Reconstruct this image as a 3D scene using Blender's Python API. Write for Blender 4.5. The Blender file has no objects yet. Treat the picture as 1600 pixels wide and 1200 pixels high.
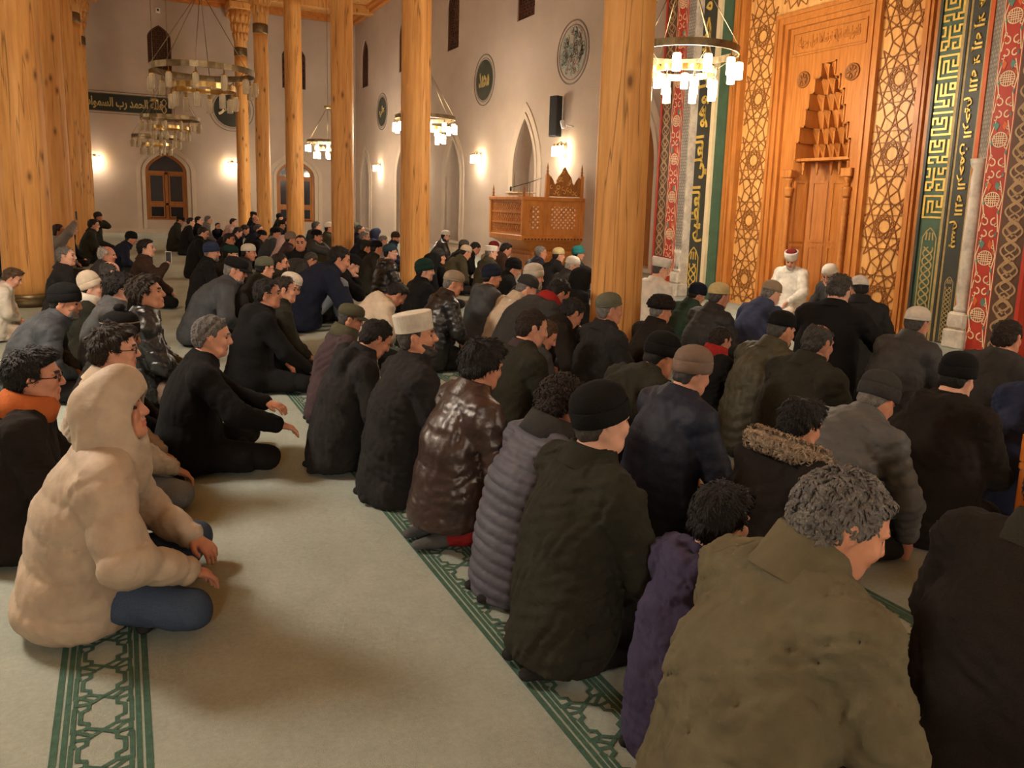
import bpy, bmesh, math, random
import numpy as np
from mathutils import Matrix, Vector

# ------------------------------------------------------------------ camera, world, exposure, lights
SC = bpy.context.scene
COL = SC.collection
R = math.radians
cam_d = bpy.data.cameras.new('camera')
cam_d.sensor_width = 36.0
cam_d.lens = 36.0 * 1200.0 / 1600.0
cam_d.shift_y = -(600.0 - 511.42) / 1600.0
cam_d.clip_end = 200
cam = bpy.data.objects.new('camera', cam_d)
COL.objects.link(cam)
_yaw, _pit, _roll = R(26.92789), R(9.131217), R(1.694646)
_F = Vector((math.sin(_yaw)*math.cos(_pit), math.cos(_yaw)*math.cos(_pit), -math.sin(_pit)))
_R = Vector((math.cos(_yaw), -math.sin(_yaw), 0)); _U = _R.cross(_F)
_R2 = _R*math.cos(_roll) + _U*math.sin(_roll); _U2 = -_R*math.sin(_roll) + _U*math.cos(_roll)
cam.matrix_world = Matrix(((_R2.x, _U2.x, -_F.x, 0), (_R2.y, _U2.y, -_F.y, 0), (_R2.z, _U2.z, -_F.z, 1.5), (0, 0, 0, 1)))
SC.camera = cam

SC.view_settings.view_transform = 'Standard'
SC.view_settings.look = 'None'
SC.view_settings.exposure = 1.05
SC.view_settings.gamma = 1.0
SC.view_settings.use_curve_mapping = False
SC.cycles.max_bounces = 6
SC.cycles.diffuse_bounces = 4
SC.cycles.glossy_bounces = 3
SC.cycles.transmission_bounces = 4
SC.cycles.transparent_max_bounces = 12
SC.cycles.sample_clamp_indirect = 4.0
SC.cycles.caustics_reflective = False
SC.cycles.caustics_refractive = False

W = bpy.data.worlds.new('world'); SC.world = W; W.use_nodes = True
W.node_tree.nodes['Background'].inputs[0].default_value = (1.0, 0.75, 0.5, 1)
W.node_tree.nodes['Background'].inputs[1].default_value = 0.02

WARM = (1.0, 0.89, 0.77)
CHANDELIER_POWER = 210.0
SCONCE_POWER = 24.0
# the lit chandeliers of the hall (x, y, z of the ring) and the unlit glass ones in the left aisle
LIT = [(6.45, -1.2, 3.42), (6.45, 8.16, 3.46), (6.45, 17.5, 3.42), (6.45, 27.1, 3.42),
       (-2.0, 5.1, 3.5), (-2.0, -4.5, 3.5), (-6.6, 14.0, 3.5), (-6.6, 24.5, 3.5)]

def lamp(name, loc, power, col=WARM, size=0.3, parent=None):
    d = bpy.data.lights.new(name, 'POINT'); d.energy = power; d.color = col; d.shadow_soft_size = size
    o = bpy.data.objects.new(name, d); COL.objects.link(o); o.location = loc
    if parent: o.parent = parent
    return o

# ------------------------------------------------------------------ helpers: objects
def tag(o, label=None, cat=None, group=None, kind=None):
    if label: o['label'] = label
    if cat: o['category'] = cat
    if group: o['group'] = group
    if kind: o['kind'] = kind
    return o

def thing(name, label, cat, loc=(0, 0, 0), rz=0.0, group=None):
    o = bpy.data.objects.new(name, None); COL.objects.link(o)
    o.empty_display_size = 0.1
    o.location = loc; o.rotation_euler = (0, 0, rz)
    return tag(o, label, cat, group)

def link(name, me, mat=None, parent=None, kind=None):
    o = bpy.data.objects.new(name, me); COL.objects.link(o)
    if mat is not None and me is not None and not me.materials:
        for m in (mat if isinstance(mat, (list, tuple)) else [mat]): me.materials.append(m)
    if parent: o.parent = parent
    if kind: o['kind'] = kind
    return o

def copy_tree(o, parent=None):
    c = o.copy(); COL.objects.link(c)
    if parent: c.parent = parent
    for ch in o.children: copy_tree(ch, c)
    return c

def mesh_np(name, V, F, smooth=True, mats=None):
    V = np.asarray(V, np.float32); F = np.asarray(F, np.int32)
    me = bpy.data.meshes.new(name)
    n, k = F.shape
    me.vertices.add(len(V)); me.vertices.foreach_set('co', V.ravel())
    me.loops.add(n*k); me.loops.foreach_set('vertex_index', F.ravel())
    me.polygons.add(n)
    me.polygons.foreach_set('loop_start', np.arange(0, n*k, k, dtype=np.int32))
    me.polygons.foreach_set('use_smooth', np.full(n, smooth))
    if mats is not None: me.polygons.foreach_set('material_index', np.asarray(mats, np.int32))
    me.update(calc_edges=True)
    me.validate()
    return me

class MB:
    """collects simple shapes into one mesh"""
    def __init__(s): s.v = []; s.f = []; s.sm = []
    def add(s, vs, fs, smooth=False):
        b = len(s.v); s.v += [tuple(v) for v in vs]; s.f += [tuple(i+b for i in f) for f in fs]; s.sm += [smooth]*len(fs); return s
    def box(s, x0, x1, y0, y1, z0, z1, bev=0.0):
        if x0 > x1: x0, x1 = x1, x0
        if y0 > y1: y0, y1 = y1, y0
        if z0 > z1: z0, z1 = z1, z0
        if bev <= 0:
            vs = [(x, y, z) for x in (x0, x1) for y in (y0, y1) for z in (z0, z1)]
            return s.add(vs, [(0, 1, 3, 2), (4, 6, 7, 5), (0, 4, 5, 1), (2, 3, 7, 6), (0, 2, 6, 4), (1, 5, 7, 3)])
        bm = bmesh.new(); bmesh.ops.create_cube(bm, size=1)
        for v in bm.verts: v.co = Vector(((x0+x1)/2+v.co.x*(x1-x0), (y0+y1)/2+v.co.y*(y1-y0), (z0+z1)/2+v.co.z*(z1-z0)))
        bmesh.ops.bevel(bm, geom=bm.edges[:], offset=bev, segments=1, affect='EDGES')
        bm.verts.ensure_lookup_table()
        s.add([v.co[:] for v in bm.verts], [[v.index for v in f.verts] for f in bm.faces]); bm.free(); return s
    def lathe(s, prof, n=16, c=(0, 0, 0), ex=1.0, ey=1.0, cap=True, M=None, smooth=True, wob=None):
        vs = []; fs = []
        for (r, z) in prof:
            for i in range(n):
                a = 2*math.pi*i/n; rr = r*(wob(a, z) if wob else 1.0)
                p = Vector((rr*ex*math.cos(a), rr*ey*math.sin(a), z))
                if M is not None: p = M @ p
                vs.append((p[0]+c[0], p[1]+c[1], p[2]+c[2]))
        for j in range(len(prof)-1):
            for i in range(n):
                k = (i+1) % n
                fs.append((j*n+i, j*n+k, (j+1)*n+k, (j+1)*n+i))
        if cap:
            fs.append(tuple(range(n-1, -1, -1))); fs.append(tuple((len(prof)-1)*n+i for i in range(n)))
        return s.add(vs, fs, smooth)
    def tube(s, pts, r, n=8, closed=False, cap=True):
        pts = [Vector(p) for p in pts]; m = len(pts); vs = []; fs = []
        rr = r if isinstance(r, (list, tuple)) else [r]*m
        up = Vector((0.137, 0.31, 0.94)).normalized()
        for i, p in enumerate(pts):
            a = pts[(i-1) % m] if (closed or i > 0) else p; b = pts[(i+1) % m] if (closed or i < m-1) else p
            t = (b-a).normalized()
            u = t.cross(up)
            if u.length < 1e-3: u = t.cross(Vector((1, 0, 0)))
            u.normalize(); w = t.cross(u)
            for k in range(n):
                an = 2*math.pi*k/n; vs.append(p+(u*math.cos(an)+w*math.sin(an))*rr[i])
        for i in range(m if closed else m-1):
            j = (i+1) % m
            for k in range(n):
                l = (k+1) % n; fs.append((i*n+k, i*n+l, j*n+l, j*n+k))
        if cap and not closed:
            fs.append(tuple(range(n-1, -1, -1))); fs.append(tuple((m-1)*n+k for k in range(n)))
        return s.add(vs, fs, True)
    def ribbon(s, pts, w, place, h=0.0, closed=False, th=0.0):
        """flat mitred ribbon along 2D points; place(u, v, h) gives the 3D point"""
        P = [Vector((p[0], p[1])) for p in pts]; m = len(P); vs = []; fs = []
        for i, p in enumerate(P):
            a = P[(i-1) % m] if (closed or i > 0) else None; b = P[(i+1) % m] if (closed or i < m-1) else None
            d0 = (p-a).normalized() if a is not None else None; d1 = (b-p).normalized() if b is not None else None
            if d0 is None: d0 = d1
            if d1 is None: d1 = d0
            n0 = Vector((-d0.y, d0.x)); n1 = Vector((-d1.y, d1.x)); n = (n0+n1)
            if n.length < 1e-4: n = n0
            n.normalize(); k = min(2.0, 1.0/max(0.3, n.dot(n0)))
            for sg in (-1, 1):
                q = p+n*(sg*w*0.5*k)
                vs.append(place(q.x, q.y, h))
        for i in range(m if closed else m-1):
            j = (i+1) % m; fs.append((2*i, 2*j, 2*j+1, 2*i+1))
        if th > 0:
            b = len(vs)
            for i, p in enumerate(P):
                pass
            nv = len(vs)
            # side walls: drop copies to the base plane
            low = []
            for i, p in enumerate(P):
                low.append(i)
            base = [Vector(v) for v in vs]
            n3 = (Vector(place(0, 0, h))-Vector(place(0, 0, h-th)))
            vs += [tuple(Vector(v)-n3) for v in base]
            for i in range(m if closed else m-1):
                j = (i+1) % m
                fs.append((2*i, 2*i+nv, 2*j+nv, 2*j)); fs.append((2*i+1, 2*j+1, 2*j+1+nv, 2*i+1+nv))
        return s.add(vs, fs)
    def poly(s, pts, place, h0, h1):
        n = len(pts); vs = [place(p[0], p[1], h1) for p in pts]+[place(p[0], p[1], h0) for p in pts]
        fs = [tuple(range(n))]+[(i, i+n, (i+1) % n+n, (i+1) % n) for i in range(n)]
        return s.add(vs, fs)
    def mesh(s, name):
        me = bpy.data.meshes.new(name); me.from_pydata(s.v, [], s.f); me.validate()
        sm = np.array(s.sm, bool)
        if len(sm) == len(me.polygons): me.polygons.foreach_set('use_smooth', sm)
        bm = bmesh.new(); bm.from_mesh(me); bmesh.ops.recalc_face_normals(bm, faces=bm.faces[:]); bm.to_mesh(me); bm.free()
        return me
    def build(s, name, mat=None, parent=None, kind=None): return link(name, s.mesh(name), mat, parent, kind)

# ------------------------------------------------------------------ helpers: materials
def nm(name):
    m = bpy.data.materials.new(name); m.use_nodes = True
    nt = m.node_tree; return m, nt, nt.nodes['Principled BSDF']
def NN(nt, t, **kw):
    n = nt.nodes.new(t)
    for k, v in kw.items(): setattr(n, k, v)
    return n
def coords(nt, scale=(1, 1, 1), kind='Object'):
    tc = NN(nt, 'ShaderNodeTexCoord'); mp = NN(nt, 'ShaderNodeMapping'); mp.inputs['Scale'].default_value = scale
    nt.links.new(tc.outputs[kind], mp.inputs[0]); return mp.outputs[0]
def noise(nt, vec, scale, detail=4, rough=0.55):
    n = NN(nt, 'ShaderNodeTexNoise'); n.inputs['Scale'].default_value = scale; n.inputs['Detail'].default_value = detail
    n.inputs['Roughness'].default_value = rough
    nt.links.new(vec, n.inputs['Vector']); return n.outputs['Fac']
def ramp(nt, fac, stops):
    r = NN(nt, 'ShaderNodeValToRGB'); e = r.color_ramp.elements
    while len(e) < len(stops): e.new(0.5)
    for i, (p, c) in enumerate(stops): e[i].position = p; e[i].color = (*c[:3], 1)
    nt.links.new(fac, r.inputs[0]); return r.outputs[0]
def bump(nt, b, fac, strength, dist=0.01):
    n = NN(nt, 'ShaderNodeBump'); n.inputs['Strength'].default_value = strength; n.inputs['Distance'].default_value = dist
    nt.links.new(fac, n.inputs['Height'])
    if b.inputs['Normal'].is_linked: nt.links.new(b.inputs['Normal'].links[0].from_socket, n.inputs['Normal'])
    nt.links.new(n.outputs[0], b.inputs['Normal']); return n
def mixc(nt, fac, a, b, mode='MIX'):
    n = NN(nt, 'ShaderNodeMix', data_type='RGBA', blend_type=mode)
    for s, v in ((0, fac), (6, a), (7, b)):
        if hasattr(v, 'is_linked'): nt.links.new(v, n.inputs[s])
        else: n.inputs[s].default_value = v if s == 0 else (*v[:3], 1)
    return n.outputs[2]
def sc(c, k): return tuple(min(1, x*k) for x in c)
def srgb(r, g, b):
    f = lambda c: (c/12.92 if c <= 0.04045 else ((c+0.055)/1.055)**2.4)
    return (f(r/255), f(g/255), f(b/255))

_fab = {}
def fabric(col, kind='cloth'):
    """clothing material: colour, weave and wear"""
    key = (tuple(round(c, 4) for c in col), kind)
    if key in _fab: return _fab[key]
    m, nt, b = nm('fabric_'+kind)
    v = coords(nt)
    f = noise(nt, v, 9, 5)
    c = ramp(nt, f, [(0.3, sc(col, 0.86)), (0.7, sc(col, 1.16))])
    rough, shn = {'cloth': (0.95, 0), 'wool': (1.0, 0), 'nylon': (0.62, 0), 'leather': (0.36, 0), 'denim': (0.95, 0), 'knit': (1.0, 0), 'fur': (1.0, 0), 'hair': (0.6, 0), 'skin': (0.5, 0)}[kind]
    b.inputs['Roughness'].default_value = rough
    b.inputs['Specular IOR Level'].default_value = {'nylon': 0.25, 'leather': 0.6, 'hair': 0.35}.get(kind, 0.15)
    if kind in ('cloth', 'wool', 'denim'):
        g = noise(nt, v, 420, 2); bump(nt, b, g, 0.25, 0.002)
        g2 = noise(nt, coords(nt, (1, 1, 1.6)), 14, 4); bump(nt, b, g2, 0.35, 0.012)
        if kind == 'wool': c = mixc(nt, 0.35, c, ramp(nt, noise(nt, v, 260, 2), [(0.35, sc(col, 0.4)), (0.7, sc(col, 1.9))]))
        if kind == 'denim': c = mixc(nt, 0.4, c, ramp(nt, noise(nt, v, 300, 1), [(0.3, sc(col, 0.55)), (0.7, sc(col, 1.7))]))
    elif kind == 'nylon':
        g2 = noise(nt, coords(nt, (1, 1, 1.8)), 26, 5); bump(nt, b, g2, 0.28, 0.008)
    elif kind == 'leather':
        g2 = noise(nt, v, 22, 5, 0.6); bump(nt, b, g2, 0.28, 0.012)
        g = NN(nt, 'ShaderNodeTexVoronoi'); g.inputs['Scale'].default_value = 240; nt.links.new(v, g.inputs['Vector']); bump(nt, b, g.outputs[0], 0.12, 0.002)
    elif kind == 'knit':
        w = NN(nt, 'ShaderNodeTexNoise'); w.inputs['Scale'].default_value = 150; nt.links.new(v, w.inputs['Vector']); bump(nt, b, w.outputs['Fac'], 0.5, 0.004)
    elif kind in ('fur', 'hair'):
        g = noise(nt, coords(nt, (1, 1, 0.35)), 190 if kind == 'hair' else 120, 3, 0.7); bump(nt, b, g, 0.9, 0.006)
        c = mixc(nt, 0.7, c, ramp(nt, g, [(0.35, sc(col, 0.35)), (0.72, sc(col, 2.1))]))
        c = mixc(nt, 0.5, c, ramp(nt, noise(nt, v, 38, 4), [(0.35, sc(col, 0.45)), (0.66, sc(col, 1.9))]))
    elif kind == 'skin':
        b.inputs['Subsurface Weight'].default_value = 0.0
        bump(nt, b, noise(nt, v, 160, 3), 0.08, 0.002)
        b.inputs['Specular IOR Level'].default_value = 0.3
    nt.links.new(c, b.inputs['Base Color'])
    _fab[key] = m; return m

def plain(name, col, rough=0.6, metal=0.0, var=0.12, scale=6, bmp=0.0, bscale=60, spec=0.4):
    m, nt, b = nm(name); v = coords(nt)
    nt.links.new(ramp(nt, noise(nt, v, scale), [(0.3, sc(col, 1-var)), (0.7, sc(col, 1+var))]), b.inputs['Base Color'])
    b.inputs['Roughness'].default_value = rough; b.inputs['Metallic'].default_value = metal; b.inputs['Specular IOR Level'].default_value = spec
    if bmp: bump(nt, b, noise(nt, v, bscale), bmp, 0.01)
    return m

def wood(name, c1, c2, c3, rough=0.5, grain=(14, 14, 0.9), knots=False, spec=0.3):
    m, nt, b = nm(name)
    v = coords(nt, grain)
    f = noise(nt, v, 2.2, 6, 0.62)
    c = ramp(nt, f, [(0.25, c1), (0.5, c2), (0.78, c3)])
    if knots:
        vo = NN(nt, 'ShaderNodeTexVoronoi'); vo.inputs['Scale'].default_value = 1.0
        nt.links.new(coords(nt, (4.4, 4.4, 1.9)), vo.inputs['Vector'])
        k = ramp(nt, vo.outputs['Distance'], [(0.06, (0, 0, 0)), (0.12, (.55, .55, .55)), (0.22, (1, 1, 1))])
        c = mixc(nt, k, sc(c1, 0.42), c)
        cr = noise(nt, coords(nt, (6, 6, 0.16)), 1.6, 2, 0.4)
        k2 = ramp(nt, cr, [(0.535, (1, 1, 1)), (0.546, (0.22, 0.2, 0.18)), (0.557, (1, 1, 1))])
        c = mixc(nt, 0.75, c, k2, 'MULTIPLY')
        bump(nt, b, k2, 0.5, 0.01)
    nt.links.new(c, b.inputs['Base Color'])
    bump(nt, b, f, 0.15, 0.008)
    b.inputs['Roughness'].default_value = rough; b.inputs['Specular IOR Level'].default_value = spec
    return m

def glow(name, col, strength):
    m, nt, b = nm(name)
    b.inputs['Base Color'].default_value = (*col, 1); b.inputs['Emission Color'].default_value = (*col, 1); b.inputs['Emission Strength'].default_value = strength
    m.cycles.emission_sampling = 'NONE'
    return m

def glass(name, tint=(1, 0.95, 0.86), emit=0.0):
    """thin clear glass: mostly transmitting, with a sheen"""
    m, nt, b = nm(name); out = nt.nodes['Material Output']
    t = NN(nt, 'ShaderNodeBsdfTransparent'); t.inputs[0].default_value = (*tint, 1)
    b.inputs['Base Color'].default_value = (0.8, 0.72, 0.55, 1); b.inputs['Roughness'].default_value = 0.12; b.inputs['Specular IOR Level'].default_value = 1.0
    if emit: b.inputs['Emission Color'].default_value = (1.0, 0.85, 0.58, 1); b.inputs['Emission Strength'].default_value = emit
    x = NN(nt, 'ShaderNodeMixShader'); x.inputs[0].default_value = 0.35
    nt.links.new(t.outputs[0], x.inputs[1]); nt.links.new(b.outputs[0], x.inputs[2]); nt.links.new(x.outputs[0], out.inputs[0])
    m.cycles.emission_sampling = 'NONE'
    return m

M_LOG = wood('pine_log', srgb(176, 120, 62), srgb(206, 150, 84), srgb(222, 170, 104), 0.55, (7, 7, 0.5), True)
M_OAK = wood('oak', srgb(160, 98, 42), srgb(188, 120, 56), srgb(206, 140, 72), 0.42, (2.5, 12, 0.9))
M_OAK_L = wood('oak_panel', srgb(196, 142, 78), srgb(222, 168, 100), srgb(238, 190, 124), 0.4, (2.5, 9, 1.2))
M_OAK_D = wood('oak_strap', srgb(138, 86, 38), srgb(158, 102, 50), srgb(172, 116, 60), 0.45)
M_DARKWOOD = wood('dark_lattice_wood', srgb(60, 34, 22), srgb(84, 50, 32), srgb(100, 62, 40), 0.6)
M_DOOR = wood('door_wood', srgb(120, 72, 30), srgb(150, 94, 42), srgb(170, 112, 54), 0.5)
M_BRASS = plain('brass', (0.55, 0.38, 0.14), 0.28, 1.0, 0.2, 12)
M_DBRASS = plain('aged_brass', (0.20, 0.15, 0.08), 0.4, 0.9, 0.3, 12)
M_GOLD = plain('gold_leaf', (0.72, 0.50, 0.10), 0.42, 0.25, 0.15, 20, spec=0.6)
M_GOLD_D = plain('dull_gold', (0.42, 0.31, 0.12), 0.55, 0.1, 0.15, 20)
M_INK = plain('dark_slate_paint', srgb(58, 60, 54), 0.5, 0, 0.15, 5)
M_GREENP = plain('green_paint', srgb(66, 94, 74), 0.5, 0, 0.15, 5)
M_REDP = plain('red_paint', srgb(176, 52, 34), 0.5, 0, 0.12, 5)
M_ORANGEP = plain('orange_line_paint', srgb(206, 96, 40), 0.5, 0, 0.1, 5)
M_CREAMP = plain('cream_line_paint', srgb(226, 208, 170), 0.5, 0, 0.08, 5)
M_BROWNP = plain('brown_paint', srgb(88, 60, 42), 0.55, 0, 0.12, 6)
M_TEALP = plain('teal_paint', srgb(90, 130, 116), 0.5)
M_BLACK = plain('black_plastic', (0.012, 0.012, 0.012), 0.45)
M_WHITEPL = plain('white_plastic', (0.7, 0.68, 0.63), 0.4)
M_PAPER = plain('paper', (0.8, 0.77, 0.7), 0.8)
M_GLASS = glass('lamp_glass'); M_GLASS_LIT = glass('lit_lamp_glass', emit=11.0)
M_BULB = glow('lit_bulb', (1.0, 0.84, 0.58), 60.0)
M_NIGHT = plain('night_window_glass', (0.02, 0.022, 0.03), 0.08, 0, 0.2, 3, spec=0.6)

def m_wall():
    m, nt, b = nm('plaster_stone'); v = coords(nt, kind='Generated'); v = coords(nt)
    f = noise(nt, v, 0.7, 6, 0.6)
    c = ramp(nt, f, [(0.25, srgb(158, 139, 122)), (0.55, srgb(172, 152, 135)), (0.8, srgb(184, 164, 147))])
    c = mixc(nt, 0.25, c, ramp(nt, noise(nt, v, 40, 3), [(0.3, (0.45, 0.42, 0.38)), (0.7, (0.62, 0.58, 0.54))]))
    nt.links.new(c, b.inputs['Base Color']); b.inputs['Roughness'].default_value = 0.9; b.inputs['Specular IOR Level'].default_value = 0.1
    bump(nt, b, noise(nt, v, 60, 4), 0.12, 0.01)
    return m
M_WALL = m_wall()
M_TRIM = plain('stone_moulding', srgb(184, 168, 150), 0.85, 0, 0.06, 2)
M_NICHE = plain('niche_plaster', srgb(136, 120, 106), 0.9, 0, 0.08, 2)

def m_carpet():
    m, nt, b = nm('wool_carpet'); v = coords(nt)
    f = noise(nt, v, 2.4, 6, 0.65)
    c = ramp(nt, f, [(0.28, srgb(146, 154, 144)), (0.5, srgb(164, 173, 163)), (0.75, srgb(180, 188, 177))])
    c = mixc(nt, 0.4, c, ramp(nt, noise(nt, v, 55, 4, 0.7), [(0.3, srgb(146, 152, 140)), (0.7, srgb(184, 192, 182))]))
    nt.links.new(c, b.inputs['Base Color']); b.inputs['Roughness'].default_value = 1.0; b.inputs['Specular IOR Level'].default_value = 0.05
    bump(nt, b, noise(nt, v, 320, 3, 0.7), 0.6, 0.006)
    bump(nt, b, noise(nt, v, 12, 4), 0.3, 0.02)
    return m
M_CARPET = m_carpet()
M_CARPETG = plain('green_carpet_weave', srgb(76, 106, 92), 1.0, 0, 0.18, 40, 0.5, 300, 0.05)
def m_marble():
    m, nt, b = nm('carved_marble'); v = coords(nt)
    c = ramp(nt, noise(nt, v, 5, 6, 0.7), [(0.35, srgb(168, 160, 150)), (0.6, srgb(214, 205, 190))])
    nt.links.new(c, b.inputs['Base Color']); b.inputs['Roughness'].default_value = 0.4
    return m
M_MARBLE = m_marble()
M_MARBLE_G = plain('grey_inlay', srgb(120, 116, 108), 0.5)
# ------------------------------------------------------------------ the setting
XW = 8.9          # face of the qibla wall
YF = 32.5         # face of the far wall
CEIL = 8.75

MB().box(-12, 9.6, -7, 33.2, -0.1, 0.0).build('floor', M_CARPET, None, 'structure')
FLOOR = bpy.data.objects['floor']

def carpet_border(x0, y0, y1):
    """green woven border band that marks a prayer row"""
    m = MB(); w = 0.25; P = lambda u, v, h: (x0+w/2+u*w/2, v, 0.0015+h)
    for u in (-0.93, -0.74, 0.74, 0.93): m.ribbon([(u, y0), (u, y1)], 0.15 if abs(u) > 0.9 else 0.12, P)
    L = 0.165; n = int((y1-y0)/L)
    cnt = [0]
    def seg(pts, wd=0.10):
        cnt[0] += 1; m.ribbon_xy(pts, wd, lambda u, v, h: P(u, v, h+.0001*(cnt[0] % 17)), w/2)
    for i in range(n):
        b = y0+i*L; V = lambda t: b+t*L
        for s in (-1, 1):
            seg([(0, V(0)), (s*.30, V(.13)), (s*.30, V(.27)), (s*.46, V(.33)), (s*.46, V(.63)), (s*.30, V(.70)), (s*.30, V(.84)), (0, V(1.0))])
            seg([(s*.16, V(-.13)), (s*.52, V(.10)), (s*.58, V(.02)), (s*.58, V(-.25)), (s*.52, V(-.33))])
            seg([(s*.30, V(.13)), (s*.60, V(.10)), (s*.60, V(.78))])
            seg([(s*.30, V(.84)), (s*.60, V(.88))])
    return m
def ribbon_xy(s, pts, wd, P, k):
    # widths are given in units of the half band; equalise x and y before mitring
    Q = [(p[0]*k, p[1]) for p in pts]
    return s.ribbon(Q, wd*k, lambda u, v, h: P(u/k, v, h))
MB.ribbon_xy = ribbon_xy
for i, (bx, a, b_) in enumerate([(-0.24, 0.6, 4.2), (1.07, 0.3, 12.0), (2.38, 0.3, 8.0), (3.69, 0.3, 9.0), (5.0, 0.3, 9.0)]):
    m = carpet_border(bx, a, b_)
    m2 = MB(); m2.v, m2.f, m2.sm = m.v, m.f, m.sm
    m2.build('carpet_border', M_CARPETG, FLOOR, 'stuff')
# widen the straight edges properly
MB().box(-12.2, -12, -7, 33.2, 0, CEIL).build('wall_left', M_WALL, None, 'structure')
MB().box(-12, 9.6, -7.2, -7, 0, CEIL).build('wall_front', M_WALL, None, 'structure')

def arch_pts(yc, hw, z0, zs, zt, n=10):
    """pointed arch outline (y, z): half width hw, spring zs, tip zt"""
    pts = [(yc-hw, z0), (yc-hw, zs)]
    H = zt-zs
    for i in range(1, n): t = i/n; pts.append((yc-hw*(1-t**1.75)**0.9 if False else yc-hw*(math.cos(t*math.pi/2)**0.85), zs+H*(t**0.92)))
    pts.append((yc, zt))
    pts += [(2*yc-y, z) for (y, z) in reversed(pts[:-1])]
    return pts
def circ(cy, cz, r, n=40): return [(cy+r*math.cos(2*math.pi*i/n), cz+r*math.sin(2*math.pi*i/n)) for i in range(n)]

def holed_wall(name, outer, holes, thick, place, mat):
    cu = bpy.data.curves.new(name, 'CURVE'); cu.dimensions = '2D'; cu.fill_mode = 'BOTH'; cu.extrude = thick/2
    for pts in [outer]+holes:
        sp = cu.splines.new('POLY'); sp.points.add(len(pts)-1); sp.use_cyclic_u = True
        for q, p in zip(sp.points, pts): q.co = (p[0], p[1], 0, 1)
    o = bpy.data.objects.new(name, cu); COL.objects.link(o)
    dg = bpy.context.evaluated_depsgraph_get(); dg.update()
    me = bpy.data.meshes.new_from_object(o.evaluated_get(dg)); bpy.data.objects.remove(o)
    for v in me.vertices: v.co = Vector(place(v.co.x, v.co.y, v.co.z))
    me.materials.clear(); bm = bmesh.new(); bm.from_mesh(me); bmesh.ops.recalc_face_normals(bm, faces=bm.faces[:]); bm.to_mesh(me); bm.free()
    for p in me.polygons: p.use_smooth = False
    return link(name, me, mat, None, 'structure')

NICHES = [(12.4, 'wood'), (17.08, 'plain'), (21.7, 'plain'), (26.35, 'plain'), (31.0, 'plain')]
WT = 0.6
qplace = lambda y, z, h: (XW-h, y, z)                 # h > 0 stands proud of the qibla wall
holes = [arch_pts(y, 0.58, 0.35, 2.25, 3.55 if y < 20 else 3.3) for y, _ in NICHES]
UPW = [(12.6, .55), (17.28, .55), (21.9, .5), (26.4, .5), (31.1, .5)]
uph = [arch_pts(y, 0.45, 5.92, 7.1, 7.75) for y, _ in UPW]
MIH = [(5.75, -0.01), (10.55, -0.01), (10.55, 6.6), (5.75, 6.6)]
holed_wall('wall_right', [(-7, 0), (YF+.7, 0), (YF+.7, CEIL), (-7, CEIL)], [[(5.78, .02), (10.5, .02), (10.5, 6.5), (5.78, 6.5)]]+holes+uph, WT, lambda y, z, h: (XW+WT/2+h, y, z), M_WALL)
def offset_arch(yc, hw, z0, zs, zt, d): return arch_pts(yc, hw+d, z0, zs+d*.2, zt+d*1.5)
for k, (y, kind) in enumerate(NICHES):
    zt = 3.55 if y < 20 else 3.3
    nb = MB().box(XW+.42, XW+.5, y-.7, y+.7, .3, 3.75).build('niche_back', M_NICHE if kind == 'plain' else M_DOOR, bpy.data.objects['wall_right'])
    m = MB()
    for (d, wd, h) in ((0.05, 0.10, 0.05), (0.19, 0.16, 0.03)):
        pts = [p for p in offset_arch(y, .58, .35, 2.25, zt, d)]
        m.ribbon(pts, wd, qplace, h, th=h+.02)
    m.build('trim_%d' % (k+1), M_TRIM, None, 'structure')
    m2 = MB().box(XW-.06, XW+.02, y-.75, y+.75, .27, .35, .012).build('sill', M_TRIM, bpy.data.objects['trim_%d' % (k+1)])

# baseboard along the qibla wall and far wall
MB().box(XW-.03, XW, 11.5, YF, 0, .14).build('baseboard_right', M_TRIM, None, 'structure')
MB().box(-12, XW, YF-.03, YF, 0, .16).build('baseboard_back', M_TRIM, None, 'structure')

def lattice_window(name, place, yc, hw, z0, zs, zt, label, n):
    """dark wooden pierced window: frame, backing, strap lattice"""
    o = MB(); fr = arch_pts(yc, hw, z0, zs, zt); o.ribbon(fr, .07, place, -.03, closed=True, th=.08)
    fo = o.build(name, M_DARKWOOD, None, 'structure'); fo['label'] = label
    b = MB(); b.poly([(2*yc-p[0], p[1]) for p in fr], place, -.16, -.12); b.build('pane', M_NIGHT, fo)
    s = MB(); step = .17
    k = 0; z = z0
    while z < zt:
        for j in range(-4, 5):
            u = yc+j*step+(step/2 if k % 2 else 0)
            half = hw if z < zs else hw*max(0.0, math.cos(min(1, (z-zs)/(zt-zs))*math.pi/2))
            if abs(u-yc) > half-.05: continue
            P = [(u+.085*math.cos(a*math.pi/3), z+.085*math.sin(a*math.pi/3)) for a in range(6)]
            s.ribbon(P, .028, place, -.06, closed=True)
            s.ribbon([(u-.06, z), (u+.06, z)], .022, place, -.065); s.ribbon([(u, z-.06), (u, z+.06)], .022, place, -.067)
        z += step*.86; k += 1
    s.build('lattice', M_DARKWOOD, fo, 'stuff')
    return fo
for k, (y, _) in enumerate(UPW):
    lattice_window('window_%d' % (k+1), qplace, y, .45, 5.92, 7.1, 7.75, 'dark lattice window high in the qibla wall', k)

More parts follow.
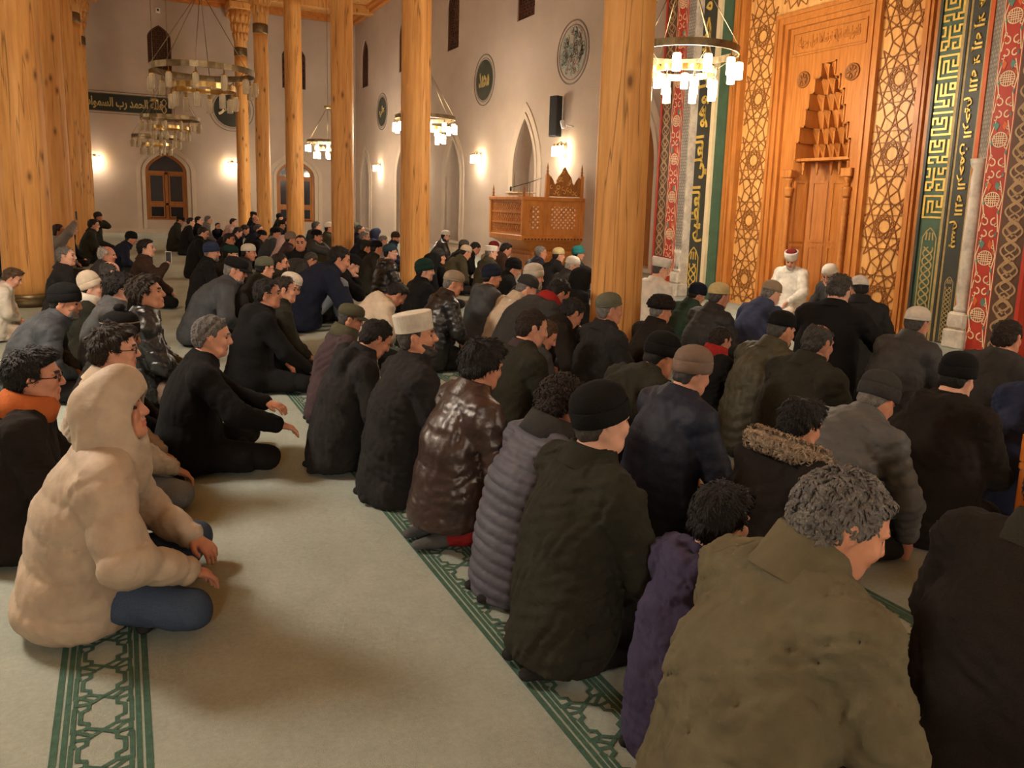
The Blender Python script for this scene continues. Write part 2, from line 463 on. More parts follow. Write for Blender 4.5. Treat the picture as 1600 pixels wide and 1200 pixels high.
# ---- far wall
fplace = lambda x, z, h: (x, YF-h, z)
FDOORS = [(1.575, .72, .5, 2.3, 3.05), (6.4, .76, .5, 2.3, 3.05), (-3.9, .72, .5, 2.3, 3.05)]
FWIN = [(1.52, .4, 5.88, 7.15, 7.62), (6.4, .46, 5.8, 7.0, 7.5), (-3.8, .4, 5.88, 7.15, 7.62)]
holed_wall('wall_back', [(-12, 0), (XW+.1, 0), (XW+.1, CEIL), (-12, CEIL)], [arch_pts(*d) for d in FDOORS]+[arch_pts(*d) for d in FWIN], WT, lambda x, z, h: (x, YF+WT/2+h, z), M_WALL)
for k, d in enumerate(FWIN):
    lattice_window('window_%d' % (k+6), fplace, *d, 'dark wooden lattice window high in the far wall', k)
for k, (xc, hw, z0, zs, zt) in enumerate(FDOORS):
    # arched timber casement: frame, transom, leaves, night glass
    m = MB(); m.ribbon(arch_pts(xc, hw-.05, z0, zs, zt-.06), .12, fplace, -.06, closed=True, th=.1)
    fo = m.build('window_%d' % (k+9), M_DOOR, None, 'structure')
    fo['label'] = 'arched timber window with four panes in the far wall'
    MB().box(xc-hw, xc+hw, YF+.07, YF+.15, zs-.08, zs+.04).build('transom', M_DOOR, fo)
    MB().box(xc-.05, xc+.05, YF+.07, YF+.15, z0, zs).build('mullion', M_DOOR, fo)
    MB().box(xc-hw, xc+hw, YF+.07, YF+.15, z0+.55, z0+.65).build('rail', M_DOOR, fo)
    for sx in (-1, 1):
        for (za, zb) in ((z0+.05, z0+.58), (z0+.62, zs-.05)):
            MB().box(xc+sx*.05, xc+sx*(hw-.08), YF+.12, YF+.14, za, zb).build('pane', M_NIGHT, fo)
            MB().ribbon([(xc+sx*.1, za+.06), (xc+sx*(hw-.14), za+.06), (xc+sx*(hw-.14), zb-.06), (xc+sx*.1, zb-.06)], .05, fplace, -.085, closed=True, th=.03).build('sash', M_DOOR, fo)
    b = MB(); b.poly(arch_pts(xc, hw-.1, zs+.02, zs+.05, zt-.1)[::-1], fplace, -.14, -.12); b.build('fanlight', M_NIGHT, fo)
    t = MB()
    for (dd, wd, h) in ((.06, .12, .05), (.24, .16, .03)): t.ribbon(arch_pts(xc, hw+dd, .16, zs, zt+dd), wd, fplace, h, th=h+.02)
    t.build('trim_%d' % (k+6), M_TRIM, None, 'structure')

# ---- ceiling: boards and beams
MB().box(-12, 9.6, -7, 33.2, CEIL, CEIL+.1).build('ceiling', M_LOG, None, 'structure')
CE = bpy.data.objects['ceiling']
for i, yb in enumerate([1.0, 5.8, 10.9, 15.8, 20.7, 25.6, 30.1]):
    MB().box(-12, 9.2, yb-.16, yb+.16, CEIL-.32, CEIL, .02).build('beam', M_LOG, CE)
for xb in (4.05, -1.12, -6.3):
    MB().box(xb-.2, xb+.2, -7, YF, CEIL-.55, CEIL-.3, .02).build('beam', M_LOG, CE)
# painted cornice under the ceiling along the far wall and the qibla wall
cm = MB().box(-12, XW, YF-.35, YF, CEIL-.12, CEIL).box(-12, XW, YF-.2, YF, CEIL-.24, CEIL-.12)
cm.build('trim_11', M_OAK, None, 'structure')
MB().box(XW-.3, XW, -6.9, YF-.35, CEIL-.12, CEIL).box(XW-.16, XW, -6.9, YF-.2, CEIL-.24, CEIL-.12).build('trim_12', M_OAK, None, 'structure')

# ---- log columns
def column(x, y, r0, r1, label, seed):
    rnd = random.Random(seed)
    t = thing('column', label, 'column', (x, y, 0), rnd.random()*6)
    ph = [rnd.random()*6 for _ in range(6)]
    wob = lambda a, z: 1+.014*math.sin(2*a+ph[0]+z*.3)+.010*math.sin(3*a+ph[1]-z*.8)+.008*math.sin(5*a+ph[2]+z*1.7)
    prof = [(r0+(r1-r0)*z/6.4, z) for z in np.linspace(0.1, 6.4, 26)]
    MB().lathe(prof, 28, wob=wob).build('shaft', M_LOG, t)
    MB().lathe([(r0*1.03, 0), (r0*1.03, .06), (r0*1.015, .1), (r0*1.03, .12), (r0*1.03, .17), (r0*.97, .175)], 28).build('base_band', M_DBRASS, t)
    MB().lathe([(r1*1.02, 6.42), (r1*1.06, 6.45), (r1*1.06, 6.68), (r1*1.02, 6.7)], 28).build('neck_band', M_DBRASS, t)
    # capital: flares upward in carved tiers
    cp = MB(); cp.lathe([(r1*.98, 6.4), (r1*1.0, 7.0), (r1*1.5, 7.7), (r1*1.75, 7.95)], 16)
    for tier in range(3):
        n = 12; rr = r1*(1.05+.24*tier); zz = 7.05+.3*tier
        for i in range(n):
            a = 2*math.pi*(i+.5*(tier % 2))/n
            c = (rr*1.0*math.cos(a), rr*math.sin(a), zz)
            cp.lathe([(.005, -.12), (.05, .02), (.06, .14)], 6, c)
    cp.build('capital', M_LOG, t)
    MB().box(-r1*2, r1*2, -r1*2, r1*2, 7.95, 8.2, .03).build('abacus', M_LOG, t)
    return t
ordR = ['nearest', 'second', 'third', 'fourth', 'fifth', 'sixth']
descR = ['log column in front of the calligraphy frame, tallest and widest of its row', 'log column with a long split standing between the wall lamps and the leather jackets',
         'log column whose foot is hidden behind a hunched navy jacket', 'log column behind the man turned round to look back', 'slim log column with dark banded neck near the far wall', 'slim log column with flared carved capital beside the calligraphy roundel']
for i, y in enumerate([5.83, 11.4, 15.8, 20.66, 25.6, 30.0]):
    column(4.02 if i == 0 else 4.05, y, .232 if i == 0 else .228, .218 if i == 0 else .215, descR[i], i+1)
descL = ['thick pale log column with dark banded foot, nearest of the left row', 'log column directly behind the thick left one', 'third log column of the left row, partly covered by two others', 'fourth log column of the left row, a narrow strip', 'farthest log column of the left row, with a carved capital']
for i, y in enumerate([11.8, 17.0, 22.2, 27.3, 31.2]):
    column(-1.12, y, .30 if i == 0 else .285, .27, descL[i], i+20)
# ------------------------------------------------------------------ lettering
_AR = {'ا': (0xFE8D, 2), 'أ': (0xFE83, 2), 'إ': (0xFE87, 2), 'ؤ': (0xFE85, 2), 'ب': (0xFE8F, 4), 'ة': (0xFE93, 2), 'ت': (0xFE95, 4), 'ث': (0xFE99, 4), 'ج': (0xFE9D, 4),
       'ح': (0xFEA1, 4), 'خ': (0xFEA5, 4), 'د': (0xFEA9, 2), 'ذ': (0xFEAB, 2), 'ر': (0xFEAD, 2), 'ز': (0xFEAF, 2), 'س': (0xFEB1, 4), 'ش': (0xFEB5, 4), 'ص': (0xFEB9, 4),
       'ض': (0xFEBD, 4), 'ط': (0xFEC1, 4), 'ظ': (0xFEC5, 4), 'ع': (0xFEC9, 4), 'غ': (0xFECD, 4), 'ف': (0xFED1, 4), 'ق': (0xFED5, 4), 'ك': (0xFED9, 4), 'ل': (0xFEDD, 4),
       'م': (0xFEE1, 4), 'ن': (0xFEE5, 4), 'ه': (0xFEE9, 4), 'و': (0xFEED, 2), 'ى': (0xFEEF, 2), 'ي': (0xFEF1, 4)}
def shape_arabic(s):
    out = []
    for w in s.split(' '):
        w = w.replace('لا', '\ue000').replace('لإ', '\ue001').replace('لأ', '\ue002')
        lig = {'\ue000': 0xFEFB, '\ue001': 0xFEF9, '\ue002': 0xFEF7}; g = []
        for i, c in enumerate(w):
            jp = i > 0 and w[i-1] in _AR and _AR[w[i-1]][1] == 4
            if c in lig: g.append(chr(lig[c]+(1 if jp else 0))); continue
            if c not in _AR: g.append(c); continue
            b, n = _AR[c]; jn = i+1 < len(w) and n == 4
            g.append(chr(b+((3 if jn else 1) if jp else (2 if jn else 0)) if n == 4 else b+(1 if jp else 0)))
        out.append(''.join(g))
    return ' '.join(out)[::-1]

def text_mesh(name, s, place, u0, u1, v0, v1, depth=0.006, bold=0.012, rot=0):
    """lettering raised on a surface; fills u0..u1 by v0..v1. rot +1: reads downwards, -1: reads upwards"""
    cu = bpy.data.curves.new(name, 'FONT'); cu.body = shape_arabic(s); cu.size = 1; cu.offset = bold; cu.extrude = 0.5; cu.resolution_u = 2
    o = bpy.data.objects.new(name, cu); COL.objects.link(o)
    dg = bpy.context.evaluated_depsgraph_get(); dg.update()
    me = bpy.data.meshes.new_from_object(o.evaluated_get(dg)); bpy.data.objects.remove(o)
    A = np.empty(len(me.vertices)*3, np.float32); me.vertices.foreach_get('co', A); A = A.reshape(-1, 3)
    lo, hi = A.min(0), A.max(0); q = (A-lo)/(hi-lo)
    if rot == 1: U, V = 1-q[:, 1], 1-(1-q[:, 0]) if False else q[:, 0]
    elif rot == -1: U, V = q[:, 1], 1-q[:, 0]
    else: U, V = q[:, 0], q[:, 1]
    for i, v in enumerate(me.vertices): v.co = place(u0+(u1-u0)*float(U[i]), v0+(v1-v0)*float(V[i]), depth*float(q[i, 2]))
    bm = bmesh.new(); bm.from_mesh(me); bmesh.ops.recalc_face_normals(bm, faces=bm.faces[:]); bm.to_mesh(me); bm.free()
    me.materials.clear()
    for p in me.polygons: p.use_smooth = False
    return me

# ------------------------------------------------------------------ the mihrab (prayer niche) and its frames
mih = thing('mihrab', 'carved honey-coloured wooden prayer niche with star lattice and calligraphy frames', 'prayer niche', (8.5, 8.0, 0))
ZT = 6.4
def part(m, name, mat, parent=None, kind=None):
    o = m.build(name, mat, parent or mih, kind)
    if (parent or mih) is mih: o.location = (-8.5, -8.0, 0)
    return o
def pl(X): return lambda y, z, h: (X-h, y, z)
# panels: (name, y0, y1, plane X, material)
def strip(name, y0, y1, X, mat, z0=0.0, z1=ZT, back=9.4): return part(MB().box(X, back, y0, y1, z0, z1), name, mat)
redR = strip('red_panel', 5.146, 5.40, 8.54, M_REDP); redL = strip('red_panel', 10.69, 10.985, 8.54, M_REDP)
brR = strip('brown_panel', 4.87, 5.146, 8.54, M_BROWNP); brL = strip('brown_panel', 10.985, 11.24, 8.54, M_BROWNP)
part(MB().box(8.525, 8.9, 4.83, 4.87, 0, ZT), 'edge_strip', M_REDP); part(MB().box(8.525, 8.9, 11.24, 11.28, 0, ZT), 'edge_strip', M_REDP)
dkR = strip('dark_panel', 5.66, 5.855, 8.70, M_INK); dkL = strip('dark_panel', 10.15, 10.57, 8.70, M_INK)
grR = strip('green_panel', 5.965, 6.25, 8.75, M_GREENP); grL = strip('green_panel', 9.86, 10.07, 8.75, M_GREENP)
for (a, b, X, mt) in ((5.855, 5.965, 8.715, M_GOLD_D), (5.895, 5.925, 8.705, M_INK), (10.07, 10.15, 8.69, M_CREAMP), (5.625, 5.66, 8.69, M_GOLD_D), (5.58, 5.625, 8.66, M_ORANGEP), (10.57, 10.60, 8.69, M_CREAMP), (10.60, 10.66, 8.66, M_ORANGEP), (6.25, 6.285, 8.73, M_INK)):
    strip('line_moulding', a, b, X, mt)
# white marble splays: carved lattice above, turned colonnette and pedestal below
for (y0, y1, sgn) in ((5.40, 5.58, 1), (10.66, 10.69, -1)):
    zc = 2.15 if sgn > 0 else .8
    m = MB(); m.add([(8.55, y0, zc), (8.68, y1, zc), (8.68, y1, ZT), (8.55, y0, ZT), (9.2, y0, zc), (9.2, y1, zc), (9.2, y1, ZT), (9.2, y0, ZT)], [(0, 1, 2, 3), (0, 4, 5, 1), (3, 2, 6, 7), (0, 3, 7, 4), (1, 5, 6, 2)])
    sp = part(m, 'marble_splay', M_MARBLE)
    sm = MB(); yy0, yy1 = (5.40, 5.58) if sgn > 0 else (10.49, 10.69)
    P = (lambda u, v, h: (8.55+.13*(u-5.40)/.18-h-.004, u, v)) if sgn > 0 else (lambda u, v, h: (8.55-h-.004, u, v))
    z = zc+.05; k = 0
    while z < ZT-.1:
        for j in range(3):
            u = yy0+.03+.055*j+(.027 if k % 2 else 0)
            sm.ribbon([(u, z-.035), (u+.02, z), (u, z+.035), (u-.02, z)], .009, P, .003, closed=True)
        z += .05; k += 1
    part(sm, 'pierced_carving', M_MARBLE_G, None, 'stuff')
for sgn, yc, xc in ((1, 5.50, 8.62), (-1, 10.60, 8.60)):
    zt = 2.15 if sgn > 0 else .8
    m = MB(); m.lathe([(.085, .42), (.10, .46), (.07, .5), (.082, .6), (.09, zt*.55), (.082, zt-.2), (.07, zt-.12), (.10, zt-.06), (.105, zt)], 18, (xc, yc, 0), wob=lambda a, z: 1+.05*math.sin(5*a+z*16))
    c = part(m, 'marble_colonnette', M_MARBLE)
    part(MB().box(xc-.14, xc+.4, yc-.13, yc+.13, 0, .22, .015).box(xc-.12, xc+.4, yc-.115, yc+.115, .22, .42, .03), 'marble_pedestal', M_MARBLE)
# marble facing behind the left colonnette
strip('marble_slab', 10.49, 10.69, 8.552, M_MARBLE); 

# lettering bands
def lettering(me, name='lettering', mat=M_GOLD, label=None):
    o = link(name, me, mat, mih, 'stuff'); o.location = (-8.5, -8.0, 0)
    return o
P7 = pl(8.70); P75 = pl(8.75)
lettering(text_mesh('lettering', 'ولا يؤوده حفظهما وهو العلي العظيم', lambda u, v, h: (8.70-h, 10.53-u, v), .02, .36, 0.95, 5.9, .012, .022, 1))
lettering(text_mesh('lettering', 'بسم الله الرحمن الرحيم الله لا إله إلا هو الحي القيوم لا تأخذه سنة', lambda u, v, h: (8.70-h, 5.85-u, v), .012, .182, 1.14, 5.9, .012, .022, -1))

# square lettering on the green band: blocks of right-angled strokes
GL = ["111111111 100000001 101110101 101010101 101010111 101010000 101011111 100000000 111111111",
      "110101011 010101010 010101110 110100000 000111111 111100001 100101101 101101001 111001111",
      "111011101 101010101 101110101 100000101 111111101 000000001 111110111 100010100 111011111",
      "111111111 000000000 111011101 101010101 101110101 000000101 111111101 100000001 111111111",
      "101010111 101010101 101010111 101010000 101111111 100000001 111110101 000010101 111111101"]
def glyph(m, g, y0, y1, z0, z1, P, sx=1):
    rows = g.split(); n = len(rows); du = (y1-y0)/n; dv = (z1-z0)/n
    for r, row in enumerate(rows):
        c = 0
        while c < n:
            if row[c] == '1':
                e = c
                while e+1 < n and row[e+1] == '1': e += 1
                a, b = y1-c*du, y1-(e+1)*du
                m.box(P(a, 0, 0)[0], P(a, 0, .012)[0], b+.07*du, a-.07*du, z1-(r+1)*dv+.13*dv, z1-r*dv-.13*dv)
                c = e+1
            else: c += 1
        for c in range(n):
            if row[c] == '1' and r+1 < n and rows[r+1][c] == '1':
                a = y1-c*du
                m.box(P(a, 0, 0)[0], P(a, 0, .0118)[0], a-.93*du, a-.07*du, z1-(r+1)*dv-.13*dv, z1-(r+1)*dv+.13*dv)
    return m
z = 1.47; k = 0
while z < 5.9:
    part(glyph(MB(), GL[k % 5], 5.98, 6.235, z, z+.285, P75), 'square_lettering', M_GOLD); z += .325; k += 1

# interlaced gold terminals under the lettering
def braid(yc, hw, z0, z1, P, mat, pointed=True, name='gold_interlace'):
    m = MB(); L = hw*1.5; n = max(1, int((z1-z0-hw)/L)); zt = z1-hw*1.2
    for ph in range(3):
        pts = []
        for i in range(n*8+1):
            t = i/8; pts.append((yc+hw*.62*math.sin(math.pi*t+ph*2*math.pi/3), z0+t*L))
        pts = [p for p in pts if p[1] < zt]
        m.ribbon(pts, hw*.19, P, .004+.002*ph)
    for s in (-1, 1): m.ribbon([(yc+s*hw*.9, z0), (yc+s*hw*.9, zt), (yc+s*hw*.45, z1-hw*.4), (yc, z1)], hw*.16, P, .004)
    for s in (-.45, 0, .45): m.ribbon([(yc+s*hw, zt-hw*.3), (yc+s*hw*.8, z1-hw*.55)], hw*.2, P, .004)
    part(m, name, mat, None)
braid(6.105, .10, .38, 1.36, P75, M_GOLD_D); braid(10.36, .14, .16, .86, P7, M_GOLD)
braid(5.755, .055, .02, .80, P7, M_GOLD_D)

# red panels: knots, curls and leaves
def curl(m, cy, cz, r, s, P, w):
    pts = []
    for i in range(15):
        t = i/14; a = s*(t*4.4)+math.pi/2; rr = r*(1-.78*t); pts.append((cy+rr*math.cos(a), cz+rr*math.sin(a)))
    m.ribbon(pts, w, P, .004)
def knot(m, cy, cz, r, P):
    m.ribbon([(cy+r*math.cos(a), cz+r*math.sin(a)) for a in np.linspace(0, 2*math.pi, 20)[:-1]], r*.13, P, .004, closed=True)
    for t in (-.45, -.15, .15, .45):
        h = math.sqrt(1-t*t)*r
        m.ribbon([(cy+t*r, cz-h), (cy+t*r, cz+h)], r*.11, P, .005); m.ribbon([(cy-h, cz+t*r), (cy+h, cz+t*r)], r*.11, P, .006)
for (y0, y1) in ((5.146, 5.40), (10.69, 10.985)):
    P = pl(8.54); yc = (y0+y1)/2; hw = (y1-y0)/2
    a = MB(); b = MB(); c = MB(); z = .12; k = 0
    while z < 6.2:
        knot(a, yc, z+.3, hw*.62, P)
        for s in (-1, 1):
            curl(a, yc+s*hw*.45, z+.05, hw*.42, s, P, .014); curl(a, yc-s*hw*.4, z+.56, hw*.38, -s, P, .014)
            a.ribbon([(yc+s*hw*.82, z-.05), (yc+s*hw*.6, z+.15), (yc+s*hw*.85, z+.32), (yc+s*hw*.5, z+.5)], .012, P, .003)
            q = b if s*(k % 2*2-1) > 0 else c
            u = yc+s*hw*.35; zz = z+.44
            q.poly([(u, zz-.05), (u+.03, zz), (u+.015, zz+.06), (u-.025, zz+.02)], P, 0, .006)
        for t in range(6):
            curl(a, yc+hw*(.62 if t % 2 else -.62), z+.02+.1*t, .026, 1 if t % 2 else -1, P, .009)
            q = b if t % 3 else c; u = yc+hw*(-.66 if t % 2 else .66); zz = z+.06+.1*t
            q.poly([(u, zz-.025), (u+.014, zz), (u, zz+.03), (u-.014, zz+.005)], P, 0, .005)
        z += .64; k += 1
    part(a, 'painted_scrollwork', M_CREAMP, None, 'stuff'); part(b, 'painted_leaves', M_TEALP, None, 'stuff'); part(c, 'painted_flowers', M_ORANGEP, None, 'stuff')
    part(MB().ribbon([(y0+.012, .05), (y0+.012, ZT)], .008, P, .003).ribbon([(y1-.012, .05), (y1-.012, ZT)], .008, P, .003), 'edge_line', M_CREAMP)
for (y0, y1) in ((4.87, 5.146), (10.985, 11.24)):
    P = pl(8.54); yc = (y0+y1)/2; hw = (y1-y0)/2; a = MB(); z = .05
    for ph in (0, math.pi):
        for (A, Lw, w, o_) in ((.75, .42, .020, 0), (.42, .21, .016, .6)):
            a.ribbon([(yc+hw*A*math.sin(2*math.pi*t/Lw+ph+o_), t) for t in np.arange(.05, 6.3, .02)], w, P, .004+.002*(ph > 1)+.001*(o_ > 0))
    while z < 6.2:
        a.ribbon([(yc, z), (yc+hw*.6, z+.1), (yc, z+.2), (yc-hw*.6, z+.1)], .016, P, .007, closed=True); z += .42
    part(a, 'painted_knotwork', plain('buff_paint', srgb(168, 136, 98), .55), None, 'stuff')

# wooden frames, star-lattice field
for (a, b) in ((6.285, 6.53), (9.604, 9.86)):
    w = b-a
    part(MB().box(8.80, 9.4, a, b, 0, ZT), 'frame_post', M_OAK)
    part(MB().box(8.775, 8.80, a, a+w*.3, 0, ZT).box(8.765, 8.80, a+w*.45, a+w*.58, 0, ZT).box(8.785, 8.80, a+w*.72, b, 0, ZT), 'moulding', M_OAK)
lat_back = part(MB().box(8.885, 9.5, 6.53, 7.173, 0, ZT).box(8.885, 9.5, 8.997, 9.604, 0, ZT).box(8.885, 9.5, 7.173, 8.997, 4.34, ZT), 'lattice_field', M_OAK_L)
def clip(p, q, y0, y1, z0, z1):
    d = (q[0]-p[0], q[1]-p[1]); t0, t1 = 0.0, 1.0
    for pp, qq in ((-d[0], p[0]-y0), (d[0], y1-p[0]), (-d[1], p[1]-z0), (d[1], z1-p[1])):
        if abs(pp) < 1e-9:
            if qq < 0: return None
        else:
            r = qq/pp
            if pp < 0: t0 = max(t0, r)
            else: t1 = min(t1, r)
    if t1-t0 < .02: return None
    return (p[0]+d[0]*t0, p[1]+d[1]*t0), (p[0]+d[0]*t1, p[1]+d[1]*t1)
def star_lattice(yc, y0, y1, z0, z1, zc0, pitch, P, w, m):
    """girih: stacked ten-pointed stars whose lines run on into their neighbours"""
    ap = pitch/2; Rv = ap/math.cos(math.pi/10)
    z = zc0
    while z < z1+pitch:
        mid = [(yc+ap*math.cos(math.pi/2+2*math.pi*i/10), z+ap*math.sin(math.pi/2+2*math.pi*i/10)) for i in range(10)]
        ver = [(yc+Rv*math.cos(math.pi/2+math.pi/10+2*math.pi*i/10), z+Rv*math.sin(math.pi/2+math.pi/10+2*math.pi*i/10)) for i in range(10)]
        inn = [(yc+.315*ap*math.cos(math.pi/2+2*math.pi*(i+.5)/10), z+.315*ap*math.sin(math.pi/2+2*math.pi*(i+.5)/10)) for i in range(10)]
        segs = []
        for i in range(10):
            segs.append((mid[i], mid[(i+4) % 10])); segs.append((ver[i], ver[(i+3) % 10])); segs.append((inn[i], inn[(i+3) % 10]))
        for p, q in segs:
            c = clip(p, q, y0, y1, z0, z1)
            if c: m.ribbon(list(c), w, P, .014, th=.014)
        z += pitch
for (a, b) in ((6.53, 7.173), (8.997, 9.604)):
    m = MB(); star_lattice((a+b)/2, a+.01, b-.01, .05, ZT, .42, .93, pl(8.885), .0125, m)
    part(m, 'star_strapwork', M_OAK_D, None, 'stuff')
m = MB()
for yc in (7.53, 8.08, 8.64): star_lattice(yc, max(7.2, yc-.31), min(8.98, yc+.31), 4.38, ZT, 4.9, .93, pl(8.885), .0125, m)
part(m, 'star_strapwork', M_OAK_D, None, 'stuff')
# niche frame: stepped mouldings up the sides and across the top
YA, YB, ZN = 7.173, 8.997, 4.36
for (d, w, X) in ((0, .05, 8.82), (.05, .06, 8.85), (.11, .035, 8.83), (.145, .07, 8.87)):
    part(MB().box(X, 9.4, YA+d, YA+d+w, 0, ZN-d).box(X, 9.4, YB-d-w, YB-d, 0, ZN-d).box(X, 9.4, YA+d+w, YB-d-w, ZN-d-w, ZN-d), 'frame_moulding', M_OAK)
XN = 8.93
ya, yb = YA+.21, YB-.21
# flat wooden face above and beside the stepped opening
steps = [(.46, 2.26, 2.50), (.41, 2.50, 2.72), (.325, 2.72, 2.96), (.285, 2.96, 3.18), (.205, 3.18, 3.38), (.11, 3.38, 3.58)]
YC = 8.03
fc = MB().box(XN, 9.3, ya, yb, 3.58, ZN-.21)
for hw, z0, z1 in steps: fc.box(XN, 9.3, ya, YC-hw, z0, z1).box(XN, 9.3, YC+hw, yb, z0, z1)
fc.box(XN, 9.3, ya, YC-.50, 0, 2.26).box(XN, 9.3, YC+.50, yb, 0, 2.26)
part(fc, 'niche_face', M_OAK)
em = MB()
for hw, z0, z1 in steps:
    for s in (-1, 1): em.box(XN-.02, XN, YC+s*hw, YC+s*(hw+.022), z0, z1+.022)
for i, (hw, z0, z1) in enumerate(steps):
    h2 = steps[i+1][0] if i+1 < len(steps) else 0
    for s in (-1, 1): em.box(XN-.02, XN, YC+s*h2, YC+s*(hw+.022), z1, z1+.022)
part(em, 'stepped_moulding', M_OAK)
# carved inscription panel and rosettes
part(MB().box(XN-.012, XN, ya+.09, yb-.09, 3.78, 4.05), 'inscription_panel', M_OAK)
part(MB().ribbon([(ya+.07, 3.76), (yb-.07, 3.76), (yb-.07, 4.07), (ya+.07, 4.07)], .025, pl(XN), .02, closed=True, th=.02), 'panel_moulding', M_OAK)
lettering(text_mesh('carved_lettering', 'فلنولينك قبلة ترضاها فول وجهك', lambda u, v, h: (XN-.012-h, -u, v), -(yb-.16), -(ya+.16), 3.83, 4.01, .008, .01, 0), 'carved_lettering', M_OAK)
for yc in (7.62, 8.47):
    ro = part(MB().lathe([(.118, 0), (.118, .015), (.10, .03), (.095, .018), (.02, .022), (.001, .024)], 24, M=Matrix.Rotation(-math.pi/2, 3, 'Y'), c=(XN, yc, 3.40)), 'rosette', M_DOOR)
    pm = MB()
    for i in range(8):
        a = 2*math.pi*i/8; pm.poly([(yc+.02*math.cos(a), 3.40+.02*math.sin(a)), (yc+.07*math.cos(a-.3), 3.40+.07*math.sin(a-.3)), (yc+.092*math.cos(a), 3.40+.092*math.sin(a)), (yc+.07*math.cos(a+.3), 3.40+.07*math.sin(a+.3))], pl(XN), .02, .034)
    part(pm, 'carved_petals', M_DOOR)
# stalactite vault: tiers of pointed cells stepping back as they rise
def tier(i, hw, z0, z1):
    n = [7, 6, 5, 4, 3, 2][i]; m = MB(); dep = .36-.055*i; X0 = XN+.02; H = z1-z0; w = 2*hw/n
    for k in range(n):
        y = YC-hw+w*(k+.5); pr = .10+.05*(k % 2)
        # each cell: a concave pointed hood hanging from a small bracket
        m.add([(X0+dep, y-w/2, z1), (X0+dep, y+w/2, z1), (X0+dep-pr, y, z1), (X0+dep+.02, y-w/2, z0), (X0+dep+.02, y+w/2, z0), (X0+dep-.02, y, z0+H*.35), (X0+dep-pr*.6, y-w/2, z1-.02), (X0+dep-pr*.6, y+w/2, z1-.02)],
              [(0, 2, 1), (6, 2, 5), (2, 7, 5), (6, 5, 3), (7, 4, 5), (3, 5, 4), (0, 6, 2), (1, 2, 7)])
        m.box(X0+dep-pr*.7, X0+dep+.05, y-w*.08-w/2, y+w*.08-w/2, z0-.02, z0+H*.75)
    m.box(X0+dep-.03, 9.42, YC-hw, YC+hw, z1-.018, z1)
    m.box(X0+dep+.02, X0+dep+.04, YC-hw, YC+hw, z0, z1)
    part(m, 'stalactite_tier', M_OAK)
for i, (hw, z0, z1) in enumerate(steps): tier(i, hw, z0, z1)
dm = MB()
for k in range(5):
    y = YC-.40+.2*k
    dm = MB(); dm.lathe([(.004, 2.04), (.018, 2.07), (.014, 2.10), (.026, 2.13), (.026, 2.2), (.04, 2.27)], 8, (XN+.1+.13*(1-abs(k-2)/2), y, 0)); part(dm, 'pendant_drop', M_OAK)

# lower niche: five upright panels folded into a half hexagon
pts = [(XN, YC-.50), (XN+.26, YC-.40), (XN+.42, YC-.15), (XN+.42, YC+.15), (XN+.26, YC+.40), (XN, YC+.50)]
for i in range(5):
    (xa, y0), (xb, y1) = pts[i], pts[i+1]
    m = MB(); m.add([(xa, y0, 0), (xb, y1, 0), (xb, y1, 2.3), (xa, y0, 2.3), (xa+.04, y0, 0), (xb+.04, y1, 0), (xb+.04, y1, 2.3), (xa+.04, y0, 2.3)], [(0, 1, 2, 3), (4, 7, 6, 5), (0, 3, 7, 4), (1, 5, 6, 2), (3, 2, 6, 7)])
    po = part(m, 'niche_panel', M_OAK)
    m = MB(); dx, dy = xb-xa, y1-y0; L = math.hypot(dx, dy); ux, uy = dx/L, dy/L; nx, ny = -abs(uy), (ux if dx*dy < 0 else -ux) if abs(dx) > .01 else 0
    Pn = lambda u, v, h: (xa+ux*u-abs(uy)*h, y0+uy*u+(ux*h if uy > 0 else -ux*h), v)
    for zz0, zz1 in ((.12, 1.0), (1.08, 1.95)):
        m.ribbon([(.05, zz0), (L-.05, zz0), (L-.05, zz1), (.05, zz1)], .035, Pn, .014, closed=True, th=.014)
    part(m, 'panel_moulding', M_OAK)
part(MB().box(XN+.02, 9.4, YC-.5, YC+.5, 2.24, 2.28), 'niche_soffit', M_OAK)
for yc in (YC-.52, YC+.52):
    m = MB(); m.lathe([(.062, 0), (.062, .18), (.05, .2), (.058, .24), (.042, .27)], 14, (XN-.03, yc, 0))
    m.lathe([(.044, z) for z in np.arange(.27, 1.72, .02)], 14, (XN-.03, yc, 0), wob=lambda a, z: 1+.13*math.sin(3*a+z*70))
    m.lathe([(.044, 1.72), (.06, 1.75), (.05, 1.78), (.066, 1.83), (.066, 1.86), (.03, 1.87), (.026, 1.92), (.05, 1.96), (.06, 2.0)], 14, (XN-.03, yc, 0))
    part(m, 'twisted_column', M_OAK)
part(MB().box(XN-.1, XN+.02, YC-.62, YC-.44, 2.0, 2.12, .01).box(XN-.1, XN+.02, YC+.44, YC+.62, 2.0, 2.12, .01), 'column_block', M_OAK)

